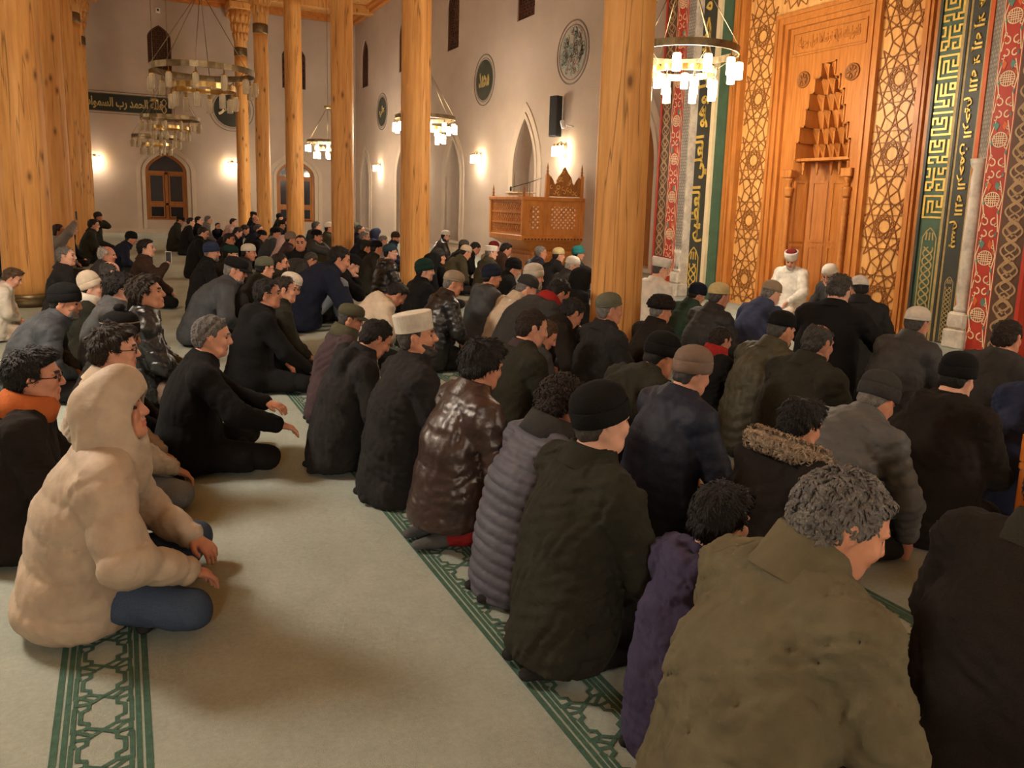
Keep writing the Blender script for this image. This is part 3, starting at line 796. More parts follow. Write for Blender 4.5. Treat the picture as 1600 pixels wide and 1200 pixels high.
# ------------------------------------------------------------------ pulpit
pu = thing('pulpit', 'raised wooden preaching pulpit with pierced lattice sides against the wall', 'pulpit', (8.2, 15.0, 0))
def pp(m, name, mat, kind=None, parent=None):
    o = m.build(name, mat, parent or pu, kind)
    if not parent: o.location = (-8.2, -15.0, 0)
    return o
PX, PY0, PY1 = 7.4, 14.24, 15.85
pp(MB().box(PX, 8.9, PY0, PY1, .74, .86, .015), 'floor_slab', M_OAK)
m = MB(); m.add([(PX+.05, PY0+.05, .74), (8.9, PY0+.05, .74), (8.9, PY1-.05, .74), (PX+.05, PY1-.05, .74), (PX+.4, PY0+.3, .50), (8.9, PY0+.3, .50), (8.9, PY1-.3, .50), (PX+.4, PY1-.3, .50)], [(0, 1, 5, 4), (1, 2, 6, 5), (2, 3, 7, 6), (3, 0, 4, 7)])
pp(m, 'corbel', M_OAK); pp(MB().box(PX+.4, 8.9, PY0+.3, PY1-.3, 0, .5), 'base', M_OAK)
pp(MB().box(PX+.33, PX+.4, PY0+.24, PY1-.24, .36, .42).box(PX+.4, 8.9, PY0+.24, PY0+.3, .36, .42), 'base_moulding', M_OAK)
dn = MB()
for i in range(18): dn.box(PX+.06+.08*i, PX+.10+.08*i, PY0-.012, PY0, .765, .795)
pp(dn, 'dentil_band', M_DARKWOOD, 'stuff')
PN = lambda u, v, h: (u, PY0-h, v); PXW = lambda u, v, h: (PX-h, u, v)
for (x, y) in ((PX+.04, PY0+.04), (PX+.04, PY1-.04), (7.95, PY0+.04), (8.86, PY0+.04)):
    pp(MB().box(x-.045, x+.045, y-.045, y+.045, .86, 1.60, .006), 'corner_post', M_OAK)
pp(MB().box(PX-.02, 8.9, PY0-.02, PY0+.10, 1.58, 1.66, .01), 'top_rail', M_OAK); pp(MB().box(PX-.02, PX+.1, PY0+.1, PY1+.02, 1.58, 1.66, .01), 'top_rail', M_OAK)
for (a, b) in ((PX+.085, 7.905), (7.995, 8.815)):
    fr = MB().box(a, b, PY0+.02, PY0+.06, .86, .98).box(a, b, PY0+.02, PY0+.06, 1.46, 1.58).box(a, a+.09, PY0+.02, PY0+.06, .98, 1.46).box(b-.09, b, PY0+.02, PY0+.06, .98, 1.46)
    pp(fr, 'panel_frame', M_OAK)
    m = MB(); a2, b2 = a+.08, b-.08
    for k in range(-8, 16):
        u = a2+.11*k
        for s in (-1, 1):
            c = clip((u, .97), (u+s*.5*1.0, 1.47), a2, b2, .97, 1.47)
            if c: m.ribbon(list(c), .032, lambda u, v, h: (u, PY0+.05-h, v), .02+.004*s, th=.03)
    pp(m, 'pierced_lattice', M_OAK)
ya2, yb2 = PY0+.085, PY1-.085
for j in range(4): pp(MB().box(PX+.02, PX+.06, ya2, yb2, .86+.225*j-.0, .905+.225*j), 'lattice_rail', M_OAK)
for j in range(3):
    z0, z1 = .90+.225*j, 1.09+.225*j; m = MB()
    for k in range(-2, 18):
        for s in (-1, 1):
            c = clip((ya2+.09*k, z0), (ya2+.09*k+s*.15, z1), ya2, yb2, z0, z1)
            if c: m.ribbon(list(c), .026, lambda u, v, h: (PX+.05-h, u, v), .015+.004*s, th=.02)
    pp(m, 'pierced_lattice', M_OAK)
for j in range(1): pass
def finial(x, y, z, s=1.0): return MB().lathe([(.03*s, z), (.03*s, z+.02*s), (.018*s, z+.04*s), (.03*s, z+.08*s), (.014*s, z+.11*s), (.024*s, z+.14*s), (.01*s, z+.2*s), (.002, z+.25*s)], 10, (x, y, 0))
for (x, y, z) in ((PX+.04, PY1-.1, 1.66), (PX+.04, PY0+.04, 1.66)): pp(finial(x, y, z), 'finial', M_DOOR)
# carved back rest with a pointed crest
for x in (7.98, 8.82):
    pp(MB().box(x-.04, x+.04, PY0+.0, PY0+.08, 1.66, 2.12, .006), 'back_post', M_OAK); pp(finial(x, PY0+.04, 2.12), 'finial', M_DOOR)
cr = [(8.02, 1.68), (8.78, 1.68), (8.78, 2.06), (8.74, 2.10), (8.68, 2.02), (8.64, 1.93), (8.60, 1.95), (8.56, 2.08), (8.48, 2.17), (8.40, 2.30), (8.32, 2.17), (8.24, 2.08), (8.20, 1.95), (8.16, 1.93), (8.12, 2.02), (8.06, 2.10), (8.02, 2.06)]
bk = MB(); bk.poly(cr, lambda u, v, h: (u, PY0+.055-h, v), 0, .02); bo = pp(bk, 'back_panel', M_DOOR)
cm = MB(); rnd = random.Random(4)
for i in range(30):
    x, z = 8.08+.64*rnd.random(), 1.72+.5*rnd.random()
    if z > 1.9 and abs(x-8.4) > .2*(2.35-z)/.4: continue
    curl(cm, x, z, .05, rnd.choice((-1, 1)), lambda u, v, h: (u, PY0+.03-h, v), .014)
pp(cm, 'carved_scrolls', M_OAK_L, 'stuff')
ds = tag(MB().box(7.62, 7.98, 14.9, 15.4, .86, 1.72, .01).box(7.58, 8.02, 14.86, 15.44, 1.72, 1.76, .008).build('pulpit_lectern', plain('pale_board', srgb(216, 190, 150), .5)), 'pale box lectern with brown edge standing inside the pulpit', 'lectern')
mc = thing('microphone', 'thin black boom microphone standing inside the pulpit', 'microphone', (7.75, 14.62, .86))
MB().lathe([(.12, 0), (.12, .02), (.02, .03)], 14).build('base', M_BLACK, mc)
MB().tube([(0, 0, .02), (0, 0, 1.12)], .012).build('stand', M_DBRASS, mc)
MB().tube([(.3, .05, 1.2), (0, 0, 1.10), (-.42, .02, .98)], .008).build('boom', M_BLACK, mc)
MB().lathe([(.012, 0), (.022, .03), (.022, .08), (.005, .1)], 10, (-.44, .02, .90)).build('capsule', M_BLACK, mc)

# ------------------------------------------------------------------ lamps
def chandelier(x, y, z, label, lit, dia=1.42, cable_top=CEIL, group=None):
    t = thing('chandelier', label, 'chandelier', (x, y, z), 0.3, group)
    r = dia/2
    ring = MB(); n = 40
    ring.lathe([(r, -.045), (r, .045), (r-.018, .045), (r-.018, -.045), (r, -.045)], n, cap=False, smooth=False); ring.build('upper_ring', M_DBRASS, t)
    MB().lathe([(r*.62, -.28), (r*.62, -.20), (r*.62-.016, -.20), (r*.62-.016, -.28), (r*.62, -.28)], n, cap=False, smooth=False).build('lower_ring', M_BRASS, t)
    w = MB(); hubz = 1.12
    for i in range(6):
        a = math.pi*i/3; w.tube([(r*math.cos(a), r*math.sin(a), .04), (.04*math.cos(a), .04*math.sin(a), hubz)], .006, 5)
        w.tube([(r*math.cos(a), r*math.sin(a), -.02), (r*.62*math.cos(a), r*.62*math.sin(a), -.22)], .005, 5)
    w.build('suspension_rods', M_DBRASS, t)
    MB().lathe([(.03, hubz-.02), (.12, hubz), (.12, hubz+.07), (.03, hubz+.09)], 16).build('hub', M_BRASS, t)
    MB().tube([(0, 0, hubz+.08), (0, 0, cable_top-z)], .008, 5).build('cable', M_DBRASS, t)
    hold = MB(); shade = MB(); bulb = MB()
    spots = [(r, .0, -.05, i, 12) for i in range(12)]+[(r*.62, .26, -.28, i, 8) for i in range(8)]
    for (rr, a0, z0, i, nn) in spots:
        a = 2*math.pi*(i+a0)/nn; c = (rr*math.cos(a), rr*math.sin(a), z0)
        hold.lathe([(.008, .0), (.008, -.06), (.03, -.065), (.034, -.10)], 8, c)
        shade.lathe([(.045, -.09), (.05, -.12), (.05, -.29), (.047, -.29), (.047, -.12), (.043, -.093)], 12, c, cap=False)
        bulb.lathe([(.012, -.10), (.014, -.13), (.028, -.17), (.032, -.20), (.022, -.235), (.003, -.245)], 8, c)
    hold.build('lamp_holders', M_BRASS, t, 'stuff')
    bulb.build('bulbs', M_BULB if lit else M_GOLD_D, t, 'stuff')
    shade.build('glass_shades', M_GLASS_LIT if lit else M_GLASS, t, 'stuff')
    if lit: lamp('chandelier_light', (0, 0, -.32), CHANDELIER_POWER*(0.72 if x > 0 else 1.45 if y < 10 else .75), WARM, .42, t)
    return t
chandelier(*LIT[1], 'lit ring chandelier beside the mihrab, nearest and brightest', True)
chandelier(*LIT[2], 'lit ring chandelier half hidden by the second log column', True)
chandelier(*LIT[3], 'small lit ring chandelier beside the third log column, far down the hall', True)
for q, lb in ((0, 'lit ring chandelier behind the photographer on the qibla side'), (4, 'lit ring chandelier just outside the left of the picture, over the near rows'), (5, 'lit ring chandelier behind the photographer on the left side'), (6, 'lit ring chandelier in the outer left aisle behind the thick column'), (7, 'lit ring chandelier at the far end of the outer left aisle')): chandelier(*LIT[q], lb, True)
chandelier(1.20, 13.0, 3.35, 'unlit brass ring chandelier with clear glass shades, largest of the left aisle', False, 1.5)
chandelier(1.25, 22.6, 3.45, 'unlit glass chandelier hanging behind the largest one', False, 1.45)
chandelier(1.1, 28.0, 3.3, 'unlit glass chandelier hanging lowest in the picture, in front of the arched window', False, 1.45)

def sconce(loc, rz, label):
    t = thing('wall_lamp', label, 'wall lamp', loc, rz)      # local -x points away from the wall
    MB().box(-.02, 0, -.06, .06, -.16, .16, .008).build('wall_plate', M_DBRASS, t)
    MB().tube([(-.01, 0, .1), (-.12, 0, .17), (-.2, 0, .12)], .012).tube([(-.2, -.17, .12), (-.2, .17, .12)], .01).build('arm', M_DBRASS, t)
    for s in (-1, 0, 1):
        c = (-.2, .16*s, .12)
        MB().lathe([(.02, 0), (.035, -.03), (.04, -.06)], 10, c).build('holder', M_BRASS, t)
        MB().lathe([(.05, -.05), (.055, -.08), (.055, -.26), (.05, -.26), (.05, -.08)], 12, c, cap=False).build('glass_shade', M_GLASS_LIT, t)
        MB().lathe([(.014, -.06), (.03, -.12), (.036, -.17), (.02, -.21), (.003, -.22)], 10, c).build('bulb', M_BULB, t)
    lamp('wall_lamp_light', (-.26, 0, -.08), SCONCE_POWER, WARM, .1, t)
    return t
sconce((XW, 15.15, 2.72), 0, 'lit wall lamp above the carved back of the pulpit')
sconce((XW, 19.7, 2.72), 0, 'lit wall lamp between the two middle pointed niches')
sconce((XW, 24.3, 2.72), 0, 'lit wall lamp hidden behind the second log column')
sconce((XW, 29.0, 2.72), 0, 'small lit wall lamp at the far end of the qibla wall')
sconce((-.8, YF, 2.72), -math.pi/2+math.pi, 'lit wall lamp left of the arched far window') if False else None
for (x, lb) in ((-.8, 'lit wall lamp on the far wall beside the left row of columns'), (3.95, 'lit wall lamp on the far wall under the dark roundel')):
    sconce((x, YF, 2.68), math.pi/2, lb)

# roundels
def roundel(c, rad, place, label, ink, txt, gold, name='roundel', floral=False):
    u, v = c
    m = MB(); m.ribbon(circ(u, v, rad), .03, place, .012, closed=True, th=.012)
    o = m.build(name, plain('roundel_ring', srgb(112, 100, 92), .7)); tag(o, label, 'roundel')
    MB().ribbon(circ(u, v, rad*.86), .022, place, .01, closed=True, th=.01).build('inner_ring', plain('roundel_ring2', srgb(120, 108, 98), .7), o)
    d = MB(); d.poly(circ(u, v, rad*.80), place, 0, .008); d.build('disc', ink, o)
    if floral:
        rnd = random.Random(9); a = MB(); b = MB(); cc = MB()
        for i in range(150):
            rr = rad*.72*math.sqrt(rnd.random()); an = rnd.random()*6.28
            curl([a, b, cc][i % 3], u+rr*math.cos(an), v+rr*math.sin(an), .07, rnd.choice((-1, 1)), lambda p, q, h: place(p, q, h+.008), .015)
        a.build('scrollwork', M_INK, o, 'stuff'); b.build('painted_leaves', M_TEALP, o, 'stuff'); cc.build('painted_flowers', plain('brick_paint', srgb(150, 92, 72), .6), o, 'stuff')
    if txt: link('lettering', text_mesh('lettering', txt, lambda p, q, h: place(p, q, h+.009), u-rad*.5*gold[1], u+rad*.5*gold[1], v-rad*.28, v+rad*.32, .012, .03), gold[0], o)
    return o
qmir = lambda y, z, h: (XW-h, 2*15.0-y, z)
roundel((15.0, 4.78), .66, lambda y, z, h: (XW-h, 30.0-y, z), 'round wall medallion with pale blue-grey floral scrollwork above the speaker', plain('pale_tile', srgb(150, 152, 142), .5), None, None, floral=True)
roundel((19.6, 4.77), .66, lambda y, z, h: (XW-h, 39.2-y, z), 'dark green round wall medallion with gold letters', plain('bottle_green', srgb(52, 58, 46), .5), 'محمد', (M_GOLD_D, 1.0))
roundel((28.8, 4.77), .66, lambda y, z, h: (XW-h, 57.6-y, z), 'dark round wall medallion nearest the far corner of the qibla wall', plain('bottle_green2', srgb(60, 62, 52), .5), 'علي', (M_GOLD_D, .9))
roundel((4.0, 4.80), .82, fplace, 'dark roundel with gold letters on the far wall, half behind a column', plain('bottle_green3', srgb(34, 38, 26), .5), 'عمر', (M_CREAMP, 1.2))

# inscription board on the far wall
ib = tag(MB().box(-4.1, 1.95, YF-.03, YF, 4.32, 5.12).build('inscription_board', plain('board_edge', srgb(120, 108, 92), .7)), 'long dark board with gold Arabic lettering on the far wall', 'inscription')
MB().box(-4.0, 1.85, YF-.04, YF-.03, 4.42, 5.02).build('dark_field', plain('blackgreen', srgb(26, 30, 22), .5), ib)
MB().ribbon([(-4.05, 4.37), (1.9, 4.37), (1.9, 5.07), (-4.05, 5.07)], .03, fplace, .045, closed=True, th=.012).build('border_line', M_TRIM, ib)
link('lettering', text_mesh('lettering', 'فلله الحمد رب السموات ورب الأرض رب العالمين', lambda u, v, h: fplace(u, v, h+.041), -3.85, 1.55, 4.48, 4.97, .012, .03), M_GOLD_D, ib, 'stuff')
bm_ = MB()
for s in (0, 1):
    bm_.ribbon([(1.60+.08*math.sin(math.pi*t/6+math.pi*s), 4.46+.043*t) for t in range(13)], .03, fplace, .045)
bm_.build('end_ornament', M_GOLD_D, ib)

# loudspeaker, camera, white sensor
sp = thing('loudspeaker', 'tall black column loudspeaker on the wall above the pulpit', 'loudspeaker', (XW-.2, 15.3, 3.0), .25)
MB().box(-.09, .09, -.12, .12, 0, .88, .012).build('cabinet', M_BLACK, sp); MB().box(-.095, -.09, -.10, .10, .03, .85).build('grille', plain('speaker_mesh', (.02, .02, .02), .8, bmp=.8, bscale=300), sp)
MB().box(.06, .22, -.03, .03, .3, .4).build('bracket', M_BLACK, sp); MB().box(.085, .10, -.125, .125, .02, .86).build('rear_shell', M_WHITEPL, sp)
sc_ = thing('security_camera', 'small white security camera beside the loudspeaker', 'camera', (XW, 14.85, 3.15))
MB().lathe([(.03, 0), (.05, .02), (.05, .16), (.03, .18)], 12, (-.24, 0, 0), M=Matrix.Rotation(-.3, 3, 'Y')).build('housing', M_WHITEPL, sc_); MB().tube([(-.18, 0, .08), (0, 0, .05)], .018).build('arm', M_WHITEPL, sc_)
se = tag(MB().box(1.44, 1.6, YF-.08, YF, 8.05, 8.22, .015).build('wall_sensor', M_WHITEPL), 'small white sensor box above the far lattice window', 'sensor')
MB().lathe([(.04, 0), (.03, .02)], 10, (1.52, YF-.08, 8.14), M=Matrix.Rotation(math.pi/2, 3, 'X')).build('lens', M_BLACK, se)
# ------------------------------------------------------------------ people: bodies grown as one smooth surface from a distance field
def surface_nets(D, ax):
    """rectilinear-grid surface nets -> (verts, quads)"""
    x, y, z = ax
    S = D < 0
    nx, ny, nz = S.shape
    c = np.zeros((nx-1, ny-1, nz-1), np.int8)
    for i in (0, 1):
        for j in (0, 1):
            for k in (0, 1): c += S[i:nx-1+i, j:ny-1+j, k:nz-1+k]
    cells = np.argwhere((c > 0) & (c < 8))
    if len(cells) == 0: return np.zeros((0, 3)), np.zeros((0, 4), int)
    idx = np.full(c.shape, -1, np.int32); idx[tuple(cells.T)] = np.arange(len(cells))
    acc = np.zeros((len(cells), 3)); cnt = np.zeros(len(cells))
    cx, cy, cz = cells.T
    corners = [(i, j, k) for i in (0, 1) for j in (0, 1) for k in (0, 1)]
    vals = {q: D[cx+q[0], cy+q[1], cz+q[2]] for q in corners}
    A = (x, y, z)
    for q in corners:
        for d in range(3):
            if q[d]: continue
            p = list(q); p[d] = 1; p = tuple(p)
            a, b = vals[q], vals[p]; mk = (a < 0) != (b < 0)
            if not mk.any(): continue
            t = a[mk]/(a[mk]-b[mk])
            P0 = np.stack([A[e][cells[mk, e]+q[e]] for e in range(3)], 1); P1 = np.stack([A[e][cells[mk, e]+p[e]] for e in range(3)], 1)
            acc[mk] += P0+(P1-P0)*t[:, None]; cnt[mk] += 1
    V = acc/cnt[:, None]
    Q = []
    for d in range(3):
        sl0 = [slice(None)]*3; sl1 = [slice(None)]*3
        sl0[d] = slice(0, -1); sl1[d] = slice(1, None)
        a = S[tuple(sl0)]; b = S[tuple(sl1)]
        e = np.argwhere(a != b)
        o1, o2 = (d+1) % 3, (d+2) % 3
        ok = (e[:, o1] > 0) & (e[:, o2] > 0) & (e[:, o1] < S.shape[o1]-1) & (e[:, o2] < S.shape[o2]-1)
        e = e[ok]
        if len(e) == 0: continue
        fl = a[tuple(e.T)]
        def at(u, v):
            w = e.copy(); w[:, o1] -= u; w[:, o2] -= v; return idx[w[:, 0], w[:, 1], w[:, 2]]
        q = np.stack([at(1, 1), at(0, 1), at(0, 0), at(1, 0)], 1)
        q[~fl] = q[~fl][:, ::-1]
        Q.append(q)
    Q = np.concatenate(Q); Q = Q[(Q >= 0).all(1)]
    return V, Q

class Field:
    def __init__(s, ax): s.ax = ax; s.D = np.full(tuple(len(a) for a in ax), 1.0, np.float32)
    def _sl(s, lo, hi):
        sl = []
        for a, l, h in zip(s.ax, lo, hi):
            i0 = max(0, np.searchsorted(a, l)-1); i1 = min(len(a), np.searchsorted(a, h)+1)
            if i1 <= i0: return None
            sl.append(slice(i0, i1))
        return tuple(sl)
    def _P(s, sl):
        x, y, z = (a[q].astype(np.float32) for a, q in zip(s.ax, sl)); return x[:, None, None], y[None, :, None], z[None, None, :]
    def put(s, sl, d, k, op='add'):
        D = s.D[sl]
        if op == 'add':
            if k > 0:
                h = np.maximum(k-np.abs(D-d), 0)/k; s.D[sl] = np.minimum(D, d)-h*h*k*.25
            else: s.D[sl] = np.minimum(D, d)
        else:
            d = -d
            if k > 0:
                h = np.maximum(k-np.abs(D-d), 0)/k; s.D[sl] = np.maximum(D, d)+h*h*k*.25
            else: s.D[sl] = np.maximum(D, d)
    def cone(s, a, b, ra, rb, k=.03, flat=None, op='add', fn=None):
        a = np.array(a, float); b = np.array(b, float); r = max(ra, rb)+.06+k
        lo = np.minimum(a, b)-r; hi = np.maximum(a, b)+r; sl = s._sl(lo, hi)
        if sl is None: return
        X, Y, Z = s._P(sl); ab = b-a; L2 = float(ab @ ab)+1e-12
        px, py, pz = X-a[0], Y-a[1], Z-a[2]
        t = np.clip((px*ab[0]+py*ab[1]+pz*ab[2])/L2, 0, 1)
        qx, qy, qz = px-t*ab[0], py-t*ab[1], pz-t*ab[2]
        d2 = qx*qx+qy*qy+qz*qz
        if flat is not None:
            n, f = flat; dn = qx*n[0]+qy*n[1]+qz*n[2]; d2 = d2+dn*dn*(f*f-1)
        d = np.sqrt(d2)-(ra+(rb-ra)*t)
        if fn is not None: d = d+fn(t*math.sqrt(L2))
        s.put(sl, d, k, op)
    def ell(s, c, r, Rm=None, k=.03, op='add'):
        c = np.array(c, float); r = np.array(r, float); m = r.max()+.06+k
        sl = s._sl(c-m, c+m)
        if sl is None: return
        X, Y, Z = s._P(sl); X = X-c[0]; Y = Y-c[1]; Z = Z-c[2]
        if Rm is not None:
            X, Y, Z = (Rm[0][0]*X+Rm[1][0]*Y+Rm[2][0]*Z, Rm[0][1]*X+Rm[1][1]*Y+Rm[2][1]*Z, Rm[0][2]*X+Rm[1][2]*Y+Rm[2][2]*Z)
        q = (X/r[0])**2+(Y/r[1])**2+(Z/r[2])**2; k0 = np.sqrt(q); k1 = np.sqrt((X/r[0]**2)**2+(Y/r[1]**2)**2+(Z/r[2]**2)**2)+1e-6
        s.put(sl, k0*(k0-1)/k1, k, op)
    def noise(s, amp, freq, seed, warp=1.0, ridged=False):
        r = np.random.RandomState(seed); X, Y, Z = (a.astype(np.float32) for a in s.ax)
        X = X[:, None, None]; Y = Y[None, :, None]; Z = Z[None, None, :]
        w = np.sin(freq*.6*(X*r.uniform(-1, 1)+Y*r.uniform(-1, 1)+Z*r.uniform(.3, 1))+r.uniform(0, 6))
        tot = 0
        for i in range(4):
            kx, ky, kz = r.normal(size=3); n = math.sqrt(kx*kx+ky*ky+kz*kz); f = freq*(0.8+.5*i)/n
            v = np.sin(f*(kx*X+ky*Y+kz*Z)+warp*2.2*w+r.uniform(0, 6))
            tot = tot+((.62-np.abs(v))*1.5 if ridged else v)/(1+.6*i)
        s.D += (amp*tot*.6).astype(np.float32)
    def floor(s, z=.004):
        s.D = np.maximum(s.D, (z-s.ax[2])[None, None, :].astype(np.float32))
    def cut(s, fn):
        X, Y, Z = (a.astype(np.float32) for a in s.ax); s.D = np.maximum(s.D, fn(X[:, None, None], Y[None, :, None], Z[None, None, :]))
    def mesh(s, name, mat_fn=None):
        V, Q = surface_nets(s.D, s.ax)
        return mesh_np(name, V, Q, True, mat_fn(V[Q].mean(1)) if mat_fn else None)

def axis(lo, hi, h, fine=()):
    """grid line positions: step h, refined inside the (lo, hi, step) spans"""
    out = [lo]; p = lo
    while p < hi:
        st = h
        for (a, b, f) in fine:
            if a-h*.5 <= p < b: st = min(st, f)
        p += st; out.append(p)
    return np.array(out)

def rot(yaw, pitch, roll):
    """head frame: x forward, y left, z up; pitch > 0 looks down, yaw > 0 looks left"""
    return np.array(Matrix.Rotation(yaw, 3, 'Z') @ Matrix.Rotation(pitch, 3, 'Y') @ Matrix.Rotation(roll, 3, 'X'))

def ik(a, t, l1, l2, pole):
    a = np.array(a, float); t = np.array(t, float); d = t-a; L = np.linalg.norm(d); L2 = min(L, (l1+l2)*.985); u = d/L; t = a+u*L2
    x = (l1*l1-l2*l2+L2*L2)/(2*L2); h = math.sqrt(max(0, l1*l1-x*x))
    p = np.array(pole, float)-u*(np.array(pole) @ u); p /= np.linalg.norm(p)
    return a+u*x+p*h, t

def skeleton(P):
    J = {}
    pose = P.get('pose', 'cross'); lean = R(P.get('lean', 14)*(.6 if pose == 'kneel' and P.get('lean', 14) < 28 else 1.0)); fat = P.get('fat', 1.0)
    hp = {'cross': .12, 'kneel': .235, 'knees': .12, 'upknee': .50}[pose]
    px = {'cross': 0, 'kneel': 0, 'knees': 0, 'upknee': .0}[pose]
    S = [np.array([px, 0, hp])]
    for i, f in enumerate((.25, .75, 1.25, 1.75)):
        a = lean*f+R(P.get('base', -4 if pose == 'cross' else 2)); S.append(S[-1]+.135*np.array([math.sin(a), 0, math.cos(a)]))
    J['S'] = S; top = (S[4]-S[3])/.135; J['tdir'] = top
    side = R(P.get('side', 0))
    na = lean*1.2+R(P.get('neck', 8)); nd = np.array([math.sin(na), 0, math.cos(na)])
    Rh = rot(R(P.get('hyaw', 0)), R(P.get('hpitch', 5)), R(P.get('hroll', 0)))
    J['neck'] = S[4]+nd*.052
    J['head'] = J['neck']+Rh @ np.array([.030, 0, .118]); J['Rh'] = Rh
    sw = .178*P.get('wide', 1.05)
    for s, n in ((1, 'L'), (-1, 'R')):
        sh = S[3]+top*.075+np.array([.005, s*sw, 0]); J['sh'+n] = sh
        hand = P.get('hand'+n, P.get('hands', 'thigh'))
        if isinstance(hand, str):
            hand = {'thigh': (.30, s*.13, hp+.08), 'lap': (.24, s*.05, hp+.08), 'knee': (.36, s*.30, .24), 'face': tuple(J['head']+Rh @ np.array([.13, s*.035, -.12])),
                    'pray': tuple(S[3]+np.array([.30, s*.10, .0])), 'down': (.02, s*.30, hp+.02), 'book': (.36, s*.09, hp+.14)}[hand]
        el, wr = ik(sh, hand, .285, .255, P.get('pole'+n, (-.25, s*.9, -.6))); J['el'+n] = el; J['wr'+n] = wr
        hip = np.array([px+.02, s*.095, hp+.01])
        if pose == 'cross': kn, an, to = (.37, s*.31, .095), (.26, -s*.05, .055), (.20, -s*.2, .045)
        elif pose == 'kneel': kn, an, to = (.42, s*.135, .075), (-.02, s*.10, .055), (-.20, s*.07, .035)
        elif pose == 'upknee': kn, an, to = (.08, s*.12, .075), (-.34, s*.10, .055), (-.50, s*.09, .035)
        else: kn, an, to = (.36, s*.13, .45), (.42, s*.12, .075), (.58, s*.12, .04)
        if 'knee'+n in P: kn, an, to = P['knee'+n]
        J['hip'+n] = hip; J['kn'+n] = np.array(kn, float); J['an'+n] = np.array(an, float); J['to'+n] = np.array(to, float)
    return J

def hand_prims(F, J, n, fine, k=.008):
    w = J['wr'+n]; e = J['el'+n]; d = w-e; d /= np.linalg.norm(d)
    s = 1 if n == 'L' else -1
    down = np.array([0, 0, -1.0]); down -= d*(down @ d); nn = np.linalg.norm(down); down = down/nn if nn > .2 else np.array([1.0, 0, 0])
    lat = np.cross(d, down)
    if not fine:
        F.cone(w, w+d*.07+down*.01, .026, .032, .02, flat=(down, 1.5)); F.cone(w+d*.07, w+d*.14+down*.05, .030, .018, .02, flat=(down, 1.4)); return
    F.cone(w-d*.02, w+d*.03, .024, .028, .015, flat=(down, 1.25))
    F.cone(w+d*.03, w+d*.075, .034, .036, .015, flat=(down, 1.9))
    for i, (o, l) in enumerate(((-.030, .066), (-.010, .076), (.011, .072), (.030, .056))):
        b = w+d*.085+lat*o; m = b+d*l*.5+down*.012+lat*o*.12; t = m+d*l*.32+down*l*.42
        F.cone(b, m, .0105, .0095, .006); F.cone(m, t, .0095, .0075, .004)
    th = -s
    b = w+d*.035+lat*(.030*(-1 if n == 'L' else 1)); m = b+d*.032+lat*(.024*(-1 if n == 'L' else 1))+down*.01; F.cone(b, m, .013, .011, .008); F.cone(m, m+d*.03+down*.01, .011, .0085, .004)

SKIN_EXTRA = {}
def head_prims(F, J, P):
    Rm = J['Rh']; c = J['head']; T = lambda *p: c+Rm @ np.array(p, float)
    g = P.get('hs', 1.0)
    E = lambda p, r, k=.02, op='add': F.ell(T(*[q*g for q in p]), np.array(r)*g, Rm, k, op)
    Cn = lambda a, b, ra, rb, k=.012, op='add': F.cone(T(*[q*g for q in a]), T(*[q*g for q in b]), ra*g, rb*g, k, None, op)
    E((-.012, 0, .030), (.099, .077, .087)); E((.030, 0, -.035), (.060, .060, .078), .03)
    Cn((.045, .028, -.078), (.045, -.028, -.078), .030, .030, .03); E((.070, 0, -.096), (.022, .026, .018), .02)
    Cn((-.02, .058, -.03), (.04, .036, -.085), .022, .018, .03); Cn((-.02, -.058, -.03), (.04, -.036, -.085), .022, .018, .03)
    for s in (1, -1):
        E((.078, s*.031, .012), (.014, .019, .012), .012, 'sub')
        E((.068, s*.031, .008), (.0135, .0145, .0125), .004)
        Cn((.086, s*.012, .030), (.074, s*.046, .030), .009, .008, .014)
        E((.062, s*.042, -.022), (.024, .022, .024), .02)
        E((-.012, s*.079, .002), (.020, .008, .032), .006); E((-.020, s*.083, .010), (.018, .008, .022), .004); E((-.008, s*.089, -.001), (.009, .006, .016), .003, 'sub')
    Cn((.086, 0, .022), (.107, 0, -.022), .0085, .0120, .012); E((.098, 0, -.027), (.016, .017, .010), .008)
    Cn((.088, .017, -.056), (.088, -.017, -.056), .0075, .0075, .008); Cn((.086, .013, -.066), (.086, -.013, -.066), .0085, .0085, .008)
    E((.098, 0, -.061), (.012, .022, .0022 if not P.get('mouth') else .007), .003, 'sub')
    F.cone(T(-.03, 0, -.05), J['S'][4]+np.array([.01, 0, .0]), .054, .062, .03)

